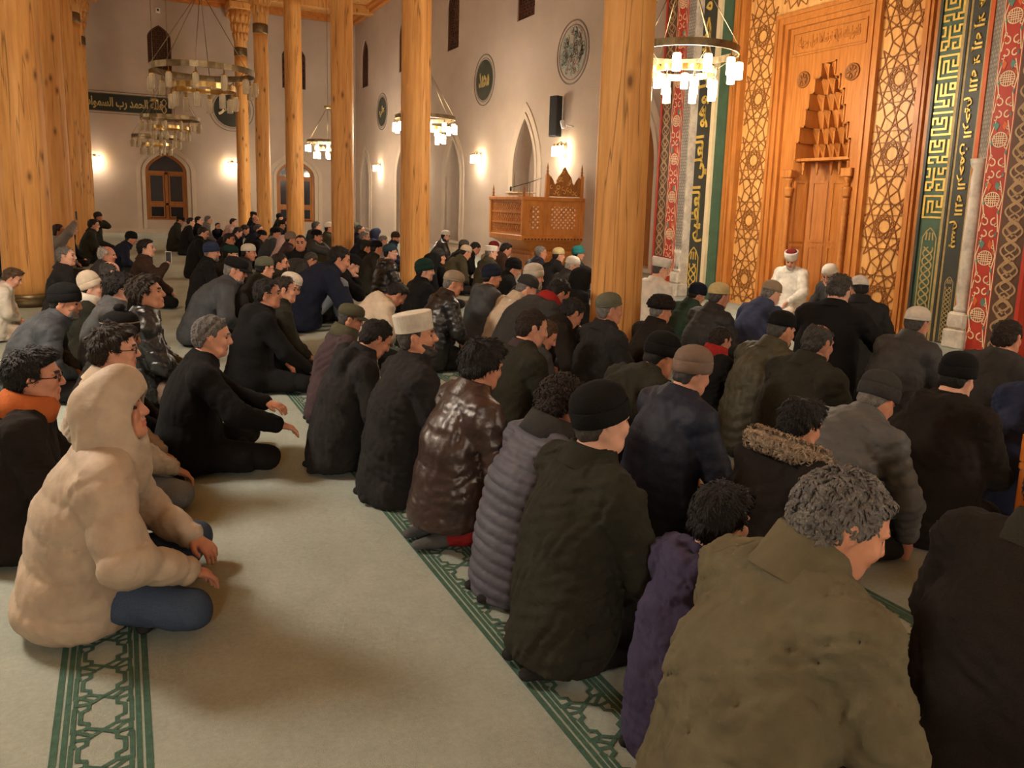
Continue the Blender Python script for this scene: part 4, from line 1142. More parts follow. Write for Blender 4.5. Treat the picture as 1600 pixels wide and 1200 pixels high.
def make_body(P, J, lod):
    """skin: head with face, neck, slim trunk, arms to the fingertips"""
    hv = (.0062, .0085, .014)[lod]; cv = (.024, .03, .036)[lod]; c = J['head']
    fine = [[(c[i]-.125, c[i]+.135, hv)] for i in range(3)]
    vis = P.get('fine_hands', '') if lod == 0 else ''
    pts = [J['sh'+n] for n in 'LR']+[J['el'+n] for n in 'LR']+[J['wr'+n] for n in 'LR']+[c, J['S'][0]]
    for n in vis:
        w = J['wr'+n]; d = w-J['el'+n]; d = d/np.linalg.norm(d); m = w+d*.08
        for i in range(3): fine[i].append((m[i]-.11, m[i]+.11, .0065))
    pts = np.array(pts); lo = pts.min(0)-.18; hi = pts.max(0)+.18; lo[2] = max(-.02, lo[2])
    F = Field([axis(lo[i], hi[i], cv, fine[i]) for i in range(3)])
    head_prims(F, J, P)
    S = J['S']
    for i in range(4): F.cone(S[i], S[i+1], .085, .085, .05)
    F.cone(S[3]+J['tdir']*.06+np.array([0, .14, 0]), S[3]+J['tdir']*.06-np.array([0, .14, 0]), .05, .05, .05)
    for n in 'LR':
        F.cone(J['sh'+n], J['el'+n], .042, .036, .03); F.cone(J['el'+n], J['wr'+n], .036, .026, .02); hand_prims(F, J, n, n in vis)
    F.floor(.006)
    Rm = J['Rh']; g = P.get('hs', 1.0)
    def mats(C):
        q = ((C-c) @ Rm)/g; out = np.zeros(len(C), np.int32)
        x, y, z = q.T; ay = np.abs(y)
        out[(np.abs(z+.061) < .012) & (ay < .026) & (x > .07)] = 1
        out[(((ay-.031)/.016)**2+((z-.008)/.0085)**2 < 1) & (x > .06)] = 2
        out[(ay > .010) & (ay < .05) & (np.abs(z-.033) < .006) & (x > .055)] = 3
        return out
    return F.mesh('body', mats)

def coat_param(F, J):
    """distance along the sleeves, or along the back, for seams and quilting"""
    X, Y, Z = (a.astype(np.float32) for a in F.ax); X = X[:, None, None]; Y = Y[None, :, None]; Z = Z[None, None, :]
    S = J['S']; d = S[4]-S[0]; L = np.linalg.norm(d); d = d/L
    h = (X-S[0][0])*d[0]+Z*d[2]-S[0][2]*d[2]+0*Y
    qx = X-S[0][0]-h*d[0]; qz = Z-S[0][2]-h*d[2]
    best = np.sqrt((qx*1.5)**2+Y**2+qz**2)-.19
    par = h
    for n in 'LR':
        off = 0.0
        for a, b in ((J['sh'+n], J['el'+n]), (J['el'+n], J['wr'+n])):
            ab = b-a; l = np.linalg.norm(ab); u = ab/l
            px, py, pz = X-a[0], Y-a[1], Z-a[2]; t = px*u[0]+py*u[1]+pz*u[2]; tc = np.clip(t, 0, l)
            dd = np.sqrt((px-tc*u[0])**2+(py-tc*u[1])**2+(pz-tc*u[2])**2)-.075
            if off == 0: dd = dd+np.where(t < .03, .06, 0)
            m = dd < best; best = np.where(m, dd, best); par = np.where(m, t+off, par); off += l
    return par

def make_coat(P, J, lod):
    hv = P.get('cv') or (.0125, .018, .028)[lod]
    st = P.get('style', 'plain'); puff = {'puffer': .018, 'parka': .014, 'leatherpuff': .018, 'robe': .010, 'suit': .008}.get(st, .013)*P.get('puff', 1.0); fat = P.get('fat', 1.06); w = P.get('wide', 1.05)
    S = J['S']; pts = np.array([J['sh'+n] for n in 'LR']+[J['el'+n] for n in 'LR']+[J['wr'+n] for n in 'LR']+[S[0], S[4]])
    lo = pts.min(0)-.24; hi = pts.max(0)+.16; lo[2] = -.02; lo[0] = min(lo[0], -.36)
    lo[1] = min(lo[1], -.36); hi[1] = max(hi[1], .36)
    F = Field([axis(lo[i], hi[i], hv) for i in range(3)])
    q = P.get('quilt', {'puffer': .062, 'leatherpuff': .085}.get(st, 0)); qa = P.get('qamp', .013 if st in ('puffer', 'leatherpuff') else .0)
    if lod == 2: qa *= .6
    def ridge(off): return None
    # trunk: wide shallow sections along the spine
    nrm = []
    rad = [.205*fat, .20*fat, .195*(.5+.5*fat), .165, .085]
    wd = [.95, 1.0, 1.08, 1.12, 1.0]
    for i in range(4):
        d = S[i+1]-S[i]; n = np.array([d[2], 0, -d[0]])/np.linalg.norm(d)
        f = 1.42 if i < 3 else 1.35
        ext = 1.0
        F.cone(S[i], S[i+1], (rad[i]+puff)*w, (rad[i+1]+puff)*w if i < 3 else .10+puff, .03, flat=(n, f), fn=ridge(.135*i))
    d = J['tdir']; back = np.array([d[2], 0, -d[0]])
    F.ell(S[2]-back*.035+d*.02, (.115+puff, .185*w+puff, .17), rot(0, math.asin(max(-1, min(1, d[0]))), 0).tolist(), .06)
    sh = {}
    F.cone(J['shL'], J['shR'], .078+puff, .078+puff, .05)
    for n in 'LR': F.cone(J['sh'+n], S[4]+d*.015, .066+puff*.6, .068, .05)
    for n in 'LR':
        s = 1 if n == 'L' else -1
        F.cone(J['sh'+n], J['el'+n], .074+puff, .064+puff, .025, fn=ridge(.02))
        v = J['wr'+n]-J['el'+n]; e = J['wr'+n]-v/np.linalg.norm(v)*.012
        F.cone(J['el'+n], e, .063+puff, .045+puff*.5, .02, fn=ridge(.31))
    # hem: drapes over the seat to the floor or sits at the hips
    pose = P.get('pose', 'cross'); hem = P.get('hem', .0 if st in ('parka', 'robe') else .03)
    b = S[0]
    if pose in ('kneel', 'upknee'):
        F.cone(b+np.array([.0, 0, .02]), np.array([b[0]-.035, 0, max(.09, hem+.04)]), .20*fat+puff, .205*fat+puff*.5, .06, flat=(np.array([1.0, 0, 0]), 1.22))
        if st in ('parka', 'robe') or P.get('long'):
            for s in (1, -1): F.cone(b+np.array([.02, s*.07, .0]), np.array([.36, s*.15, .10]), .12, .10, .06)
            F.cone(np.array([-.04, .12, .06]), np.array([-.04, -.12, .06]), .12, .12, .06)
    else:
        F.cone(b+np.array([-.03, .07, .03]), b+np.array([-.03, -.07, .03]), .15*fat+puff, .15*fat+puff, .07)
        F.ell(b+np.array([-.02, 0, -.02]), (.19*fat+puff, .23*fat+puff, .13), None, .05)
        if P.get('long'):
            for s in (1, -1): F.cone(b+np.array([.02, s*.08, 0]), np.array([.28, s*.26, .10]), .12, .085, .05)
    if P.get('hood') == 'down':
        r = .05+puff*.5; base = S[4]-back*.055-d*.01
        pts = [base+back*.105+np.array([0, .105, .0]), base+back*.035+np.array([0, .11, .01]), base-back*.035+np.array([0, .075, .005]), base-back*.055-d*.02, base-back*.035+np.array([0, -.075, .005]), base+back*.035+np.array([0, -.11, .01]), base+back*.105+np.array([0, -.105, 0])]
        for a, c in zip(pts, pts[1:]): F.cone(a, c, r, r, .02)
        F.ell(base-back*.06-d*.075, (.05, .12, .085), rot(0, math.asin(max(-1, min(1, d[0]))), 0).tolist(), .03)
    if q and qa:
        if P.get('qdir') == 'v': par = 0*F.ax[0][:, None, None]+F.ax[1][None, :, None]+0*F.ax[2][None, None, :]
        else: par = coat_param(F, J)
        F.D += (qa*(1-np.abs(np.sin(np.pi*par/q))**.55)).astype(np.float32)
    wr = {'plain': .0062, 'puffer': .0035, 'parka': .0055, 'leather': .0075, 'leatherpuff': .0055, 'robe': .0065, 'suit': .0035}[st]*P.get('wr', 1)
    F.noise(wr*1.2, 20, P['seed']); F.noise(wr*1.5, 34, P['seed']+7, 1.3, True)
    if lod < 2: F.noise(wr*.8, 62, P['seed']+9, 1.6, True)
    # open the neck and close off the hands
    nk = S[4]+d*.10
    F.ell(nk+d*.035, (.080, .076, .10), rot(0, math.asin(max(-1, min(1, d[0]))), 0).tolist(), .015, 'sub')
    F.floor(max(.006, hem))
    return F.mesh('coat')

def make_trousers(P, J, lod):
    hv = (.016, .024, .034)[lod]
    pts = np.array([J[k+n] for k in ('hip', 'kn', 'an') for n in 'LR']+[J['S'][0]]); lo = pts.min(0)-.2; hi = pts.max(0)+.17; lo[2] = -.02
    F = Field([axis(lo[i], hi[i], hv) for i in range(3)])
    S = J['S']; F.ell(S[0]+np.array([-.02, 0, -.0]), (.155, .17, .12), None, .05)
    for n in 'LR':
        F.cone(J['hip'+n], J['kn'+n], .098, .072, .04); F.cone(J['kn'+n], J['an'+n], .068, .050, .025)
    F.noise(.005, 30, P['seed']+3); F.floor(.006)
    return F.mesh('trousers')

def make_feet(P, J, lod):
    out = []
    for n in 'LR':
        a, t = J['an'+n], J['to'+n]; m = (a+t)/2; hv = .012 if lod == 0 else .02
        lo = np.minimum(a, t)-.08; hi = np.maximum(a, t)+.08; lo[2] = -.01
        F = Field([axis(lo[i], hi[i], hv) for i in range(3)])
        F.cone(a, m, .042, .040, .02); F.cone(m, t, .042, .030, .02, flat=(np.array([0, 0, 1.0]), 1.25)); F.ell(a+(a-t)/np.linalg.norm(a-t)*.03, (.035, .032, .034), None, .02)
        F.floor(.006); out.append(F.mesh('sock'))
    return out

HAIRLINE = (np.array([-.14, -.09, -.05, -.030, -.012, .018, .026, .05, .075, .12]), np.array([-.078, -.080, -.066, -.03, -.005, .006, .052, .070, .084, .12]))
def make_hair(P, J, lod, under_hat):
    hv = (.007, .010, .015)[lod]; c = J['head']; Rm = J['Rh']; g = P.get('hs', 1.0); lo = c-.17; hi = c+.18
    F = Field([axis(lo[i], hi[i], hv) for i in range(3)])
    th = P.get('hairlen', .012)*(.5 if under_hat else 1)
    F.ell(c+Rm @ np.array([-.014, 0, .030])*g, (np.array([.099, .077, .087])+th)*g, Rm, 0)
    F.ell(c+Rm @ np.array([-.05, 0, -.02])*g, (np.array([.058, .066, .07])+th*.6)*g, Rm, .02)
    if th > .013 and not under_hat: F.ell(c+Rm @ np.array([.035, 0, .085])*g, (np.array([.055, .06, .03])+th*.4)*g, Rm, .03)
    F.noise(.0035+th*.16, 70 if not P.get('curly') else 110, P['seed']+11, 1.5)
    def cut(X, Y, Z):
        x = (Rm[0][0]*(X-c[0])+Rm[1][0]*(Y-c[1])+Rm[2][0]*(Z-c[2]))/g; z = (Rm[0][2]*(X-c[0])+Rm[1][2]*(Y-c[1])+Rm[2][2]*(Z-c[2]))/g; y = (Rm[0][1]*(X-c[0])+Rm[1][1]*(Y-c[1])+Rm[2][1]*(Z-c[2]))/g
        zb = np.interp(x, *HAIRLINE); d = (zb-z)*.7
        F.D += (th*.85*np.clip(1-(z-zb)/.035, 0, 1)).astype(np.float32)
        if P.get('bald'):
            k = P['bald']; e = np.sqrt(((x-.03)/(.115*k))**2+(y/(.068*k))**2); d = np.maximum(d, np.where(z > .03, (1-e)*.05, -1))
        return d.astype(np.float32)
    F.cut(cut)
    me = F.mesh('hair')
    if lod == 0 and not under_hat: me = add_tufts(P, J, me, 2200 if P.get('curly') else 1800, .020 if P.get('curly') else max(.014, P.get('hairlen', .012)*1.3), .0042 if P.get('curly') else .0030, 1.0 if P.get('curly') else .55)
    elif lod == 1 and not under_hat: me = add_tufts(P, J, me, 350, .02)
    return me

def add_tufts(P, J, me, n, length, wid=.0042, lf=1.0):
    """short locks combed over the hair surface"""
    rnd = np.random.RandomState(P['seed']+77); c = J['head']; Rm = J['Rh']
    V = np.empty(len(me.vertices)*3, np.float32); me.vertices.foreach_get('co', V); V = V.reshape(-1, 3)
    N = np.empty(len(me.vertices)*3, np.float32); me.vertices.foreach_get('normal', N); N = N.reshape(-1, 3)
    i = rnd.randint(0, len(V), n); p = V[i]; nn = N[i]
    crown = c+Rm @ np.array([-.05, 0, .10]); fl = p-crown; fl -= nn*(fl*nn).sum(1, keepdims=True); fl /= np.linalg.norm(fl, axis=1, keepdims=True)+1e-6
    k = P.get('curly', .2)
    fl = fl+rnd.normal(size=fl.shape)*k; fl -= nn*(fl*nn).sum(1, keepdims=True); fl /= np.linalg.norm(fl, axis=1, keepdims=True)+1e-6
    sd = np.cross(nn, fl); L = length*(.6+.8*rnd.rand(n, 1)); w = wid*(.7+.6*rnd.rand(n, 1)); curl = (rnd.rand(n, 1)-.5)*(1.3 if P.get('curly') else .4)
    rows = []
    for t, lift, ww in ((0, -.003, 1.0), (.4, .0045, 1.1), (.75, .0055, .8), (1.0, .001, .15)):
        q = p+fl*L*t+nn*(lift*lf*(1.3 if P.get('curly') else 1))+sd*L*curl*t*t
        rows += [q-sd*w*ww, q+nn*w*ww*.7, q+sd*w*ww]
    A = np.stack(rows, 1).reshape(-1, 3); F_ = []
    b = np.arange(n)[:, None]*12
    for r in range(3):
        for s in range(2): F_.append(b+np.array([[3*r+s, 3*r+s+1, 3*r+s+4, 3*r+s+3]]))
    Q = np.concatenate(F_)
    nv = len(V); f0 = np.empty(len(me.polygons)*4, np.int32); me.polygons.foreach_get('vertices', f0)
    return mesh_np('hair', np.concatenate([V, A]), np.concatenate([f0.reshape(-1, 4), Q+nv]), True)

def make_beard(P, J, lod):
    hv = (.007, .010, .016)[lod]; c = J['head']; Rm = J['Rh']; lo = c-.16; hi = c+.16
    F = Field([axis(lo[i], hi[i], hv) for i in range(3)]); th = P.get('beardlen', .010)
    F.ell(c+Rm @ np.array([.030, 0, -.045]), np.array([.060, .060, .075])+th, Rm, 0); F.cone(c+Rm @ np.array([.045, .03, -.085]), c+Rm @ np.array([.045, -.03, -.085]), .030+th, .030+th, .02)
    F.ell(c+Rm @ np.array([.072, 0, -.10]), np.array([.024, .028, .022])+th, Rm, .02)
    F.noise(.004, 120, P['seed']+5)
    def cut(X, Y, Z):
        x = Rm[0][0]*(X-c[0])+Rm[1][0]*(Y-c[1])+Rm[2][0]*(Z-c[2]); z = Rm[0][2]*(X-c[0])+Rm[1][2]*(Y-c[1])+Rm[2][2]*(Z-c[2]); y = Rm[0][1]*(X-c[0])+Rm[1][1]*(Y-c[1])+Rm[2][1]*(Z-c[2])
        line = np.interp(x, [-.02, .01, .03, .06, .085, .13], [.01, .0, -.03, -.045, -.042, -.045])
        d = np.maximum((z-line)*.7, (-.012-x))
        lip = .016-np.sqrt((z+.061)**2+(np.maximum(np.abs(y)-.016, 0))**2); d = np.maximum(d, np.where(x > .06, lip, -1))
        return d.astype(np.float32)
    F.cut(cut)
    return F.mesh('beard')

def hat_frame(P, J, tilt=0.0):
    M = Matrix(J['Rh'].tolist()) @ Matrix.Rotation(R(tilt), 3, 'Y'); g = P.get('hs', 1.0)
    c = J['head']+J['Rh'] @ (np.array([-.012, 0, .02])*g)
    return M, tuple(c), g
def make_hat(P, J, lod):
    """returns [(part name, mesh builder, colour key)]"""
    kind = P['hat']; n = (36, 24, 14)[lod]; M, c, g = hat_frame(P, J, {'beanie': -14, 'skull': -10, 'kufi': -4, 'turban': -4, 'flat': 3, 'cap': 0, 'fur': -6, 'slouch': -14}.get(kind, -8)+P.get('hattilt', 0))
    out = []; m = MB(); S = lambda prof: [(r*g, z*g) for r, z in prof]
    ex, ey = .104, .084
    rib = lambda a, z: 1+.012*math.sin(a*26)
    rnd = random.Random(P['seed']); p1, p2 = rnd.random()*6, rnd.random()*6
    lump = lambda a, z: 1+.02*math.sin(2*a+p1+z*20)+.015*math.sin(3*a+p2)
    if kind in ('beanie', 'slouch'):
        t = .02 if kind == 'slouch' else 0
        m.lathe(S([(1.05, .045), (1.10, .06), (1.06, .082), (.93, .105+t), (.72, .122+t*1.5), (.42, .134+t*2), (.15, .139+t*2), (.01, .140+t*2)]), n, c, ex, ey, True, M, wob=lump)
        out.append(('crown', m, 'hat')); k = MB()
        k.lathe(S([(1.04, -.012), (1.12, -.008), (1.145, .02), (1.14, .048), (1.10, .055), (1.04, .05)]), max(n, 40 if lod == 0 else n), c, ex, ey, False, M, wob=rib if lod == 0 else None)
        out.append(('cuff', k, 'hat'))
        if P.get('pom'): q = MB(); q.lathe(S([(.01, .128), (.028, .135), (.036, .155), (.026, .175), (.004, .182)]), 10, c, 1, 1, True, M, wob=lambda a, z: 1+.15*math.sin(5*a+z*90)); out.append(('pompom', q, 'hat'))
        if P.get('stripe'): q = MB(); q.lathe(S([(1.13, .058), (1.15, .061), (1.13, .066)]), n, c, ex, ey, False, M); out.append(('stripe', q, 'hat2'))
    elif kind == 'skull':
        m.lathe(S([(1.03, .020), (1.075, .022), (1.07, .05), (1.02, .075), (.88, .098), (.62, .116), (.3, .126), (.01, .128)]), n, c, ex, ey, True, M, wob=lump); out.append(('crown', m, 'hat'))
        k = MB(); k.lathe(S([(1.04, .016), (1.09, .018), (1.09, .030), (1.04, .034)]), n, c, ex, ey, False, M); out.append(('edge_band', k, 'hat'))
    elif kind == 'kufi':
        h = P.get('hath', .125)
        m.lathe(S([(1.02, .022), (1.06, .022), (1.10, h-.008), (1.08, h), (1.0, h+.003), (.5, h+.008), (.01, h+.008)]), n, c, ex, ey, True, M, smooth=False); out.append(('crown', m, 'hat'))
    elif kind == 'turban':
        m.lathe(S([(.92, .03), (.94, .13), (.88, .145), (.4, .15), (.01, .15)]), n, c, ex, ey, True, M); out.append(('cap_top', m, 'hat2'))
        k = MB(); k.lathe(S([(1.0, .012), (1.10, .012), (1.20, .06), (1.27, .105), (1.22, .13), (1.05, .132), (.95, .11)]), n, c, ex, ey, False, M, wob=lambda a, z: 1+.012*math.sin(3*a+z*60)); out.append(('wrap', k, 'hat'))
    elif kind in ('flat', 'cap'):
        m.lathe(S([(1.02, .018), (1.09, .02), (1.14, .05), (1.08, .085), (.85, .108), (.5, .118), (.01, .12)]), n, c, ex, ey, True, M, wob=lump); out.append(('crown', m, 'hat'))
        k = MB(); vs = []; nn = 12
        for i in range(nn+1):
            a = -1.15+2.3*i/nn
            for (r, z) in ((1.04, .022), (1.04, .032), (1.04+.62*math.cos(a*.85), .004), (1.04+.62*math.cos(a*.85), .012)):
                p = M @ Vector((r*ex*g*math.cos(a), r*ey*g*math.sin(a), z*g)); vs.append((p[0]+c[0], p[1]+c[1], p[2]+c[2]))
        fs = []
        for i in range(nn):
            b, d = 4*i, 4*i+4; fs += [(b, d, d+2, b+2), (b+1, b+3, d+3, d+1), (b+2, d+2, d+3, b+3)]
        k.add(vs, fs, True); out.append(('brim', k, 'hat'))
    elif kind == 'fur':
        fz = lambda a, z: 1+.05*math.sin(7*a+z*70)+.04*math.sin(13*a-z*130+p1)
        m.lathe(S([(1.0, .0), (1.18, .0), (1.34, .03), (1.36, .06), (1.22, .085), (1.0, .09)]), n, c, ex, ey, False, M, wob=fz); out.append(('fur_band', m, 'hat'))
        k = MB(); k.lathe(S([(1.04, .07), (1.06, .10), (.8, .128), (.4, .138), (.01, .14)]), n, c, ex, ey, True, M, wob=fz); out.append(('crown', k, 'hat'))
    return out

def make_hood_up(P, J, lod):
    hv = (.0105, .014, .02)[lod]; c = J['head']; Rm = J['Rh']; lo = c-.30; hi = c+.26
    F = Field([axis(lo[i], hi[i], hv) for i in range(3)]); T = lambda *p: c+Rm @ np.array(p, float)
    F.ell(T(-.022, 0, .022), (.135, .112, .132), Rm, 0); F.cone(T(.035, .0, .075), T(.0, .0, -.03), .100, .104, .05); F.cone(T(-.03, 0, -.05), J['S'][4]+np.array([-.0, 0, -.06]), .112, .150, .07)
    F.cone(T(-.01, .08, -.19), T(-.01, -.08, -.19), .06, .06, .05)
    F.noise(.005, 24, P['seed']+2); F.noise(.002, 60, P['seed']+4)
    F.ell(T(.01, 0, .0), (.118, .092, .118), Rm, .01, 'sub'); F.cone(T(.050, 0, -.012), T(.26, 0, -.11), .074, .16, .012, None, 'sub'); F.cone(T(-.02, 0, -.08), J['S'][4]-np.array([0, 0, .08]), .075, .10, .01, None, 'sub')
    return F.mesh('hood')

def make_collar(P, J, lod):
    kind = P.get('collar', 'stand'); n = (32, 22, 14)[lod]; S = J['S']; d = J['tdir']
    ax = (J['neck']-S[4]); ax = ax/np.linalg.norm(ax); ax = ax*.6+d*.4; ax /= np.linalg.norm(ax)
    yv = np.array([0, 1.0, 0]); xv = np.cross(yv, ax); M = Matrix([[xv[i], yv[i], ax[i]] for i in range(3)]); c = tuple(S[4]+d*.028)
    m = MB(); h = P.get('collarh', .062)
    if kind == 'fur':
        fz = lambda a, z: 1+.05*math.sin(9*a+z*80)+.05*math.sin(17*a-z*150)
        m.lathe([(.095, .0), (.14, -.035), (.178, -.015), (.18, .03), (.14, .06), (.10, .045), (.095, 0)], n*2, c, 1, 1.12, False, M, wob=fz)
    elif kind == 'lapel':
        m.lathe([(.070, .045), (.074, .052), (.088, .028), (.105, -.008), (.108, -.016), (.09, -.01), (.072, .02)], n, c, .98, 1.1, False, M, wob=lambda a, z: 1+.01*math.sin(5*a))
    elif kind == 'shawl':
        m.lathe([(.07, .03), (.09, .085), (.105, .08), (.125, .03), (.13, -.03), (.10, -.04)], n, c, 1, 1.1, False, M, wob=lambda a, z: 1+.04*math.sin(4*a+z*50))
    else:
        m.lathe([(.128, -.03), (.114, .0), (.094, h), (.089, h+.007), (.080, h), (.085, .0)], n, c, .95, 1.0, False, M, wob=lambda a, z: 1+.012*math.sin(3*a+z*30))
    return m

def make_glasses(P, J):
    M = Matrix(J['Rh'].tolist()); c = Vector(J['head']); T = lambda x, y, z: tuple(c+M @ Vector((x, y, z)))
    m = MB()
    for s in (1, -1):
        m.tube([T(.096, s*.033+.023*math.cos(a), .006+.019*math.sin(a)) for a in np.linspace(0, 2*math.pi, 17)[:-1]], .0022, 6, closed=True)
        m.tube([T(.096, s*.056, .010), T(.06, s*.075, .012), T(-.012, s*.087, .012)], .002, 5)
    m.tube([T(.098, .010, .008), T(.102, 0, .011), T(.098, -.010, .008)], .002, 5)
    return m

SKINS = [srgb(208, 152, 126), srgb(200, 142, 114), srgb(214, 164, 140), srgb(190, 132, 106)]
C = dict(black=(.010, .0095, .010), char=(.022, .021, .021), dgrey=(.04, .039, .038), grey=(.085, .085, .085), lgrey=(.20, .19, .185), slate=(.045, .05, .056), navy=(.014, .017, .032), bnavy=(.026, .034, .072), blue=(.05, .065, .13),
         olive=(.055, .050, .030), dolive=(.026, .025, .018), khaki=(.125, .108, .066), green=(.030, .058, .042), dgreen=(.012, .032, .024), teal=(.03, .20, .20), dteal=(.03, .06, .075), brown=(.045, .026, .018), dbrown=(.016, .0125, .0105), plum=(.055, .036, .040), leatherbr=(.040, .022, .018),
         cream=(.52, .43, .33), beige=(.42, .335, .25), tan=(.30, .23, .16), taupe=(.19, .135, .105), white=(.66, .62, .55), offwhite=(.58, .53, .45), yellowish=(.48, .38, .19), burg=(.16, .018, .02), red=(.28, .02, .018), orange=(.42, .11, .03), lav=(.085, .082, .105), purple=(.050, .042, .085), jeans=(.05, .075, .125), ljeans=(.20, .23, .27), jeansd=(.025, .038, .065),
         hair_bk=(.008, .006, .005), hair_br=(.022, .013, .008), hair_lb=(.07, .04, .02), hair_gr=(.13, .12, .11), hair_wh=(.34, .31, .27), hair_dg=(.05, .045, .04), olivehat=(.075, .07, .042), sagehat=(.12, .12, .085), pink=(.5, .35, .33))

WORD = dict(orange='bright orange', red='red', green='green', tan='tan', olivehat='beige-olive', dgrey='grey', offwhite='white', lgrey='pale grey', olive='olive')
def person(P):
    """P['at'] = head top (x, y, z) in the hall, heading P['yaw'] (0 faces the qibla wall)"""
    lod = P['lod']; P = dict(P)
    P.setdefault('seed', sum(ord(ch)*(i % 7+1) for i, ch in enumerate(P['label'])) % 9999)
    J = skeleton(P)
    g = P.get('hs', 1.0)
    hat = P.get('hat'); tp = {'beanie': .150, 'slouch': .165, 'skull': .14, 'kufi': .15, 'turban': .165, 'flat': .13, 'cap': .13, 'fur': .155}.get(hat, .118+P.get('hairlen', .012)*.8)
    if P.get('hood') == 'up': tp = .15
    topv = J['head']+J['Rh'] @ np.array([-.012, 0, tp*g])
    zt = P['at'][2]; s = P.get('scale') or zt/topv[2]
    yaw = R(P.get('yaw', 0)); cy, sy = math.cos(yaw), math.sin(yaw)
    loc = (P['at'][0]-s*(cy*topv[0]-sy*topv[1]), P['at'][1]-s*(sy*topv[0]+cy*topv[1]), P.get('z0', 0))
    t = thing('person', P['label'], 'person', loc, yaw, P.get('group')); t.scale = (s, s, s)
    sk = SKINS[P['seed'] % 4]; M_skin = fabric(sk, 'skin'); hc = C[P.get('hair', 'hair_bk')]
    bme = make_body(P, J, lod)
    for mm in (M_skin, M_LIP, M_EYE, fabric(hc, 'hair')): bme.materials.append(mm)
    link('body', bme, None, t)
    st = P.get('style', 'plain'); kind = P.get('fab') or {'puffer': 'nylon', 'parka': 'cloth', 'leather': 'leather', 'leatherpuff': 'leather', 'robe': 'cloth', 'suit': 'wool'}.get(st, 'cloth')
    cm = fabric(C[P['coat']], kind)
    link('coat', make_coat(P, J, lod), cm, t)
    link('trousers', make_trousers(P, J, lod), fabric(C[P.get('legs', 'char')], 'denim' if 'jeans' in P.get('legs', '') else 'cloth'), t)
    if lod < 2:
        for f in make_feet(P, J, lod): link('sock', f, fabric(C[P.get('sock', 'char')], 'knit'), t)
    if P.get('hood') == 'up': link('hood', make_hood_up(P, J, lod), cm, t)
    elif not P.get('shaved'): link('hair', make_hair(P, J, lod, bool(hat)), fabric(hc, 'hair'), t)
    if P.get('beard'): link('beard', make_beard(P, J, lod), fabric(C[P['beard']], 'hair'), t)
    if hat:
        ps = make_hat(P, J, lod); hk = {'beanie': 'knit', 'slouch': 'knit', 'skull': 'knit', 'fur': 'fur'}.get(hat, 'cloth')
        h = None
        for (nme, mb, key) in ps:
            o = mb.build('hat' if h is None else nme, fabric(C[P['hatc'] if key == 'hat' else P.get('hatc2', 'black')], hk), h or t)
            if h is None: h = o
    if P.get('collar') == 'fur':
        me = make_collar(P, J, lod).mesh('fur_collar'); Q = dict(P); Q['curly'] = 1.0
        me = add_tufts(Q, J, me, 2600, .034, .0032, 2.2); link('fur_collar', me, fabric(C[P['collarc']], 'fur'), t)
    elif P.get('collar') != 'none':
        o = make_collar(P, J, lod).build({'fur': 'fur_collar', 'shawl': 'scarf'}.get(P.get('collar'), 'collar'), fabric(C[P.get('collarc', P['coat'])], {'fur': 'fur', 'shawl': 'cloth'}.get(P.get('collar'), kind)), t)
        if P.get('collarc') in WORD and P['collarc'] != P['coat']: o['label'] = WORD[P['collarc']]+(' soft collar' if P.get('collar') == 'shawl' else ' collar')
    if P.get('glasses'): make_glasses(P, J).build('glasses', M_BLACK, t)
    P['J'] = J; P['obj'] = t; P['s'] = s
    return P
M_LIP = fabric(srgb(176, 104, 88), 'skin'); M_EYE = plain('eye', (.025, .018, .014), .2)
